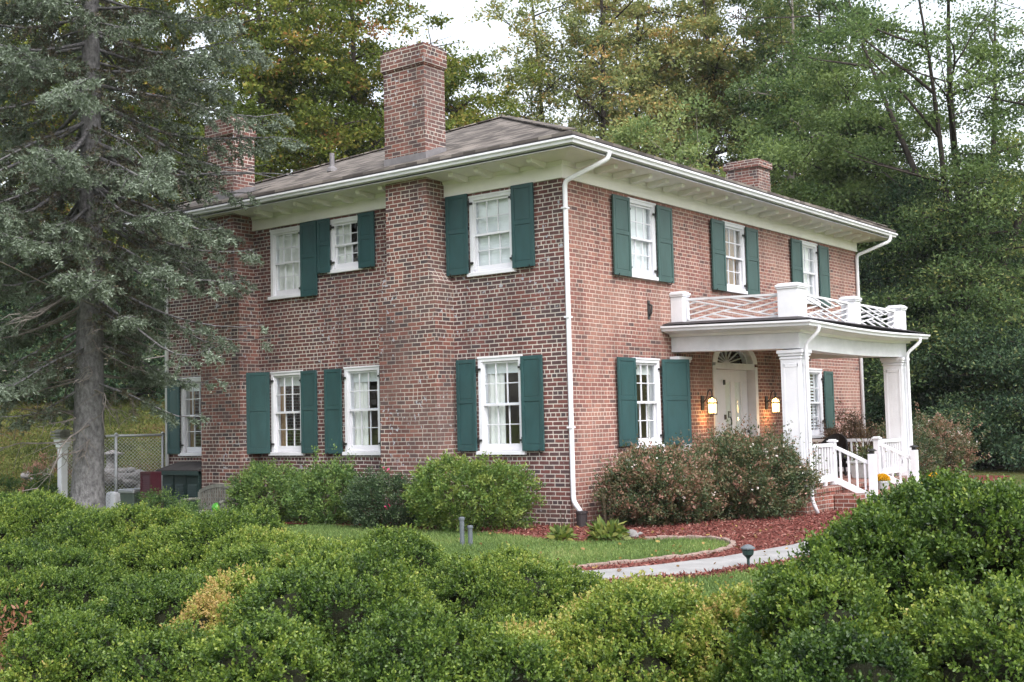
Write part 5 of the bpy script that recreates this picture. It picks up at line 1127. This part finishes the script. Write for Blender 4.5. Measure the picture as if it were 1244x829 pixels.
# shrub and groundcover on the far left slope
q = at(66, 545, 28); shrub('slope_shrub', 'reddish sparse bush on the slope right behind the white feeder post', q.x, q.y, .6, .6, 1.35, 5000, .06, M['lf_abelia'], 31, (.7, .2))
for i, (px, py, d, lb) in enumerate(((22, 586, 24, 'low blue green juniper at the far left behind the hedge'), (62, 590, 26.5, 'yellow green ground shrub at the foot of the white feeder post'))):
    q = at(px, py, d); shrub('ground_shrub', lb, q.x, q.y, 1.0 if i == 0 else .5, .8 if i == 0 else .5, q.z+.15-ground(q.x, q.y), 7000, .06, M['lf_locust' if i == 0 else 'lf_lime'], 33+i, (.3 if i == 0 else .4, .2))
q = at(240, 610, 21.5); shrub('bench_shrub', 'low fine leaved shrub growing in front of the garden bench', q.x-.3, q.y+.6, .5, .9, .62, 9000, .04, M['lf_azalea'], 36, (.45, .2))

# ---------------------------------------------------------------- boxwood hedge in front
BX = [(0, (.010, .024, .009)), (.22, (.026, .056, .014)), (.45, (.070, .124, .023)), (.66, (.150, .215, .036)), (.82, (.265, .305, .062)), (.93, (.36, .32, .10)), (1, (.38, .27, .10))]  # lowest stops darkened to carry crevice shade in the leaf colour
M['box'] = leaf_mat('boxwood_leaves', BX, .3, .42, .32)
M['core'] = mat('shade_core_dark', (.018, .02, .011), .95, .1, .4, 14, .8, 30)  # near-black solid filler: puts the shade between sprigs into colour
def boxwood(label, px, py_top, depth, wpx, dep, seed, tint=.42, patch=None, leafL=.021, dens=430, nl=10, group='boxwoods of the clipped foreground hedge', subs=26, gz=None, wide=1.0):
    """one shrub: lumps of leafy sprigs round a solid dark core coloured as inner shade; top at photo height py_top"""
    leafL *= .74; rg = np.random.default_rng(seed); q = at(px, py_top, depth); x, y, zt = q.x, q.y, q.z; zg = ground(x, y)-.02; h = zt-zg; rx = wpx/FPX*depth/2*.9; dep *= .88
    o = empty('boxwood_shrub', (x, y, zg), label, 'boxwood', group)
    ax = np.array([RGT.x, RGT.y, 0]); ax /= np.linalg.norm(ax); ay = np.array([FH.x, FH.y, 0])
    E = [(np.array([0, 0, h*.40]), np.array([rx*.93, dep*.93, h*.56]))]
    for k in range(subs):
        a = rg.uniform(0, 6.28); el = rg.uniform(-.1, 1.25); u = np.array([math.cos(a)*math.cos(el), math.sin(a)*math.cos(el), math.sin(el)]); c = E[0][0]+u*E[0][1]*rg.uniform(.82, .95); r = rg.uniform(.16, .38)*min(rx, dep, h)*1.1
        E.append((c, np.array([r*rg.uniform(.9, 1.3), r*rg.uniform(.9, 1.3), r*rg.uniform(.75, 1.0)])))
    P, N_ = [], []
    for i, (c, r) in enumerate(E):
        area = 4*math.pi*(((r[0]*r[1])**1.6+(r[0]*r[2])**1.6+(r[1]*r[2])**1.6)/3)**(1/1.6); n = int(area*dens*1.0)
        u = unit(rg.normal(size=(n, 3))); p = c+u*r*(1+.05*np.sin(9*u[:, :1]+seed)*np.sin(8*u[:, 1:2]+seed)); nn = unit(u/r); keep = p[:, 2] > .03
        for j, (c2, r2) in enumerate(E):
            if j != i: keep &= (((p-c2)/(r2*.95))**2).sum(1) > 1
        P.append(p[keep]); N_.append(nn[keep])
    P = np.concatenate(P); N_ = np.concatenate(N_); nt_ = len(P); sc = leafL/.016; m_ = 8     # little domed tufts of sprigs
    ups = unit(N_*.7+np.array([0, 0, .5])+rg.normal(size=(nt_, 3))*.3); out_ = rg.uniform(-.02, .055, nt_)*sc
    tj = rg.normal(size=(nt_, m_, 3)); tj -= (tj*ups[:, None, :]).sum(2, keepdims=True)*ups[:, None, :]; tl = np.linalg.norm(tj, axis=2, keepdims=True); tj = tj/tl*np.minimum(tl, 1.6)*.026*sc
    P = P[:, None, :]+ups[:, None, :]*(out_[:, None, None]+(.035*sc-.55*np.linalg.norm(tj, axis=2, keepdims=True)))+tj
    N_ = unit((ups[:, None, :]+tj/(.035*sc)).reshape(-1, 3)); P = P.reshape(-1, 3); tuft = np.repeat(rg.normal(size=nt_)*.07+out_*1.6/sc, m_)
    P = [P]; N_ = [N_]
    P = np.concatenate(P); N_ = np.concatenate(N_); n = len(P); kz = (h-.05)/np.quantile(P[:, 2], .997); P[:, 2] *= kz
    E = [(c*np.array([1, 1, kz]), r*np.array([1, 1, kz])) for c, r in E]
    d = unit(N_*.95+np.array([0, 0, .30])+rg.normal(size=(n, 3))*.22); slen = rg.uniform(.03, .07, n)*(leafL/.016)
    big = .5+.5*np.sin(P[:, 0]*3.1+seed)*np.sin(P[:, 1]*2.7+seed*2)*np.sin(P[:, 2]*3.3+1)
    base = tint-.05+(big-.5)*.26+rg.normal(size=n)*.05+tuft
    if patch:                                                    # yellowing patch of its own: (side, forward, up, radius, strength)
        for (pu, pv, pz, pr, ps) in patch: dist = np.sqrt(((P-np.array([pu*rx, pv*dep, pz*h]))**2).sum(1))/pr; base += ps*np.clip(1.35-dist, 0, 1)
    k = np.repeat(np.arange(n), nl); f = np.tile((np.arange(nl)+.6)/nl, n); ga = np.tile(np.arange(nl)*2.4, n)+np.repeat(rg.uniform(0, 6.28, n), nl)
    e1 = unit(np.cross(d, rg.normal(size=(n, 3))))[k]; e2 = np.cross(d[k], e1)
    rad = e1*np.cos(ga)[:, None]+e2*np.sin(ga)[:, None]; opn = (1.05-.55*f)[:, None]
    LP = (P-N_*.02)[k]+d[k]*(f*slen[k])[:, None]; LD = rad*opn+d[k]*(.45+.5*f)[:, None]+rg.normal(size=(len(k), 3))*.15
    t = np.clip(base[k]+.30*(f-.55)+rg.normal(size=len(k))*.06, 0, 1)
    Wd = np.stack([LP@np.array([1, 0, 0]), LP@np.array([0, 1, 0]), LP[:, 2]], 1)
    LPw = LP[:, :1]*ax+LP[:, 1:2]*ay+np.array([0, 0, 1])*LP[:, 2:3]; LDw = LD[:, :1]*ax+LD[:, 1:2]*ay+np.array([0, 0, 1])*LD[:, 2:3]
    V, F = leaves(LPw, LDw, rg.uniform(.75, 1.2, len(k))*leafL*(1.08-.35*f), rg.uniform(.8, 1.15, len(k))*leafL*.54, rg, hexa=True, fold=.10)
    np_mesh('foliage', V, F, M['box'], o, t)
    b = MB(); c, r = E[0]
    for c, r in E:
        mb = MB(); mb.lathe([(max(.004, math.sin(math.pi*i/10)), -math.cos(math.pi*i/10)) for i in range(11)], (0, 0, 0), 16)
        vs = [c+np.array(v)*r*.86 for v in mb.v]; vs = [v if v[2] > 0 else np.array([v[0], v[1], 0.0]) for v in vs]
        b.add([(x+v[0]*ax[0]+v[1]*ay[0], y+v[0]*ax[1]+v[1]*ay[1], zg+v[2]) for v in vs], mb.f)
    b.build('shade_core', M['core'], o, smooth=True, fix=False)
    b = MB()
    for i in range(22):
        a = rg.uniform(0, 6.28); f_ = rg.uniform(.75, .98); el = rg.uniform(.1, 1.1); u = np.array([math.cos(a)*math.cos(el), math.sin(a)*math.cos(el), math.sin(el)]); p1 = E[0][0]+u*E[0][1]*f_*1.02; p0 = np.array([0, 0, .02]); pts = [p0*(1-s)+p1*s+np.array([u[0], u[1], 0])*.12*math.sin(math.pi*s) for s in (0, .4, .7, 1)]
        b.tube([(x+p[0]*ax[0]+p[1]*ay[0], y+p[0]*ax[1]+p[1]*ay[1], zg+p[2]) for p in pts], [.014, .010, .007, .003], 5, caps=False)
    b.build('stem', M['twig'], o, fix=False)
    return len(F)
nb = 0
B = [ # label, px, top, depth, width px, depth radius, tint, patches, leaf length, density
 ('far left back boxwood, its top level with the white feeder post base', 20, 594, 11.5, 250, .95, .49, None, .024, 560),
 ('back boxwood below the spruce trunk', 150, 610, 10.4, 220, .95, .49, None, .024, 560),
 ('back boxwood below the maroon cabinet and garden bench', 262, 614, 9.0, 220, .85, .51, None, .023, 580),
 ('back boxwood sloping down in front of the leftmost foundation bush', 345, 638, 8.2, 240, .75, .52, None, .022, 580),
 ('boxwood peak in front of the dark shrub with pink blooms', 437, 638, 7.2, 250, .75, .48, None, .021, 520),
 ('boxwood before the lawn, level topped, right of the pink blooms', 600, 667, 6.6, 310, .8, .47, None, .021, 540),
 ('dark left edge boxwood in the second row with a hollow on its right', 45, 655, 8.0, 250, .9, .40, None, .022, 560),
 ('middle left boxwood with a rounded top under the hollow', 190, 690, 6.6, 190, .7, .42, [(-.4, -.6, .3, .35, .3)], .023, 350),
 ('boxwood with an orange yellow dying patch on its crown', 292, 684, 6.3, 150, .6, .47, [(-.35, -.3, .93, .34, .44), (-.6, -.6, .62, .30, .30)], .023, 360),
 ('large bright green boxwood in the centre front left of the yellow one', 395, 662, 5.6, 270, .8, .47, None, .022, 400),
 ('lower left corner boxwood with yellowing tips beside the brown dead shrub', 85, 735, 5.4, 170, .6, .42, [(-.2, -.7, .5, .3, .35)], .022, 400),
 ('small boxwood at the bottom between the yellow tipped ones', 205, 752, 5.0, 190, .55, .42, [(.1, -.8, .55, .22, .3)], .021, 420),
 ('front boxwood at the bottom edge left of centre with yellow lower sprigs', 325, 742, 4.5, 200, .5, .47, [(-.1, -.7, .35, .28, .22)], .021, 430),
 ('front boxwood at the bottom edge in the centre', 500, 728, 4.6, 230, .6, .45, [(-.1, -.8, .3, .3, .16)], .021, 430),
 ('front boxwood in the centre overlapping the yellow one', 625, 748, 4.5, 170, .55, .44, [(.35, .1, .95, .16, .45)], .021, 430),
 ('yellow green boxwood in front of the concrete path', 775, 693, 4.9, 300, .75, .60, [(0, -.2, .9, .6, .14)], .021, 430),
 ('yellow tinged low boxwood between the path light and the big right one', 900, 704, 4.6, 170, .5, .55, [(-.2, -.2, .9, .4, .12)], .021, 430),
 ('boxwood between the shoulder and the tallest right one', 1062, 606, 4.4, 170, .6, .42, None, .021, 430),
 ('dark green boxwood shoulder left of the tallest right one', 985, 648, 4.1, 210, .6, .38, None, .021, 430),
 ('tallest boxwood at the right, hiding the foot of the porch steps', 1150, 569, 4.5, 320, .85, .42, None, .022, 420),
 ('boxwood at the right edge beside the tallest one', 1270, 578, 4.8, 230, .8, .42, None, .022, 400),
 ('lowest dark boxwood along the bottom right edge', 1010, 748, 3.5, 260, .45, .38, None, .020, 450),
 ('boxwood in the bottom right corner of the hedge', 1215, 700, 3.6, 260, .5, .40, None, .020, 450),
]
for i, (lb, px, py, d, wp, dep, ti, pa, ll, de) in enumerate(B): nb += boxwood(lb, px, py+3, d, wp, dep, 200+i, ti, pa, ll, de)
print('boxwood leaves', nb)
q = at(-12, 690, 5.6); M['lf_dead'] = leaf_mat('dead_brown_leaves', [(0, (.10, .045, .025)), (.6, (.24, .11, .06)), (1, (.34, .19, .12))], .2)
shrub('dead_shrub', 'rusty brown dead shrub at the lower left corner', q.x, q.y, .26, .26, .78, 6000, .035, M['lf_dead'], 41, (.5, .2), W=.35, z0=ground(q.x, q.y))
# ---------------------------------------------------------------- air between the house and the wooded hill
b = MB(); b.box(-330, 390, -330, 390, -2.2, 48); M['haze'] = bpy.data.materials.new('pale_air'); M['haze'].use_nodes = True
t = M['haze'].node_tree; t.nodes.clear(); v = t.nodes.new('ShaderNodeVolumePrincipled'); v.inputs['Color'].default_value = (.92, .95, 1, 1); v.inputs['Density'].default_value = .00022
mo = t.nodes.new('ShaderNodeOutputMaterial'); t.links.new(v.outputs[0], mo.inputs['Volume']); tag(b.build('haze', M['haze']), kind='stuff')
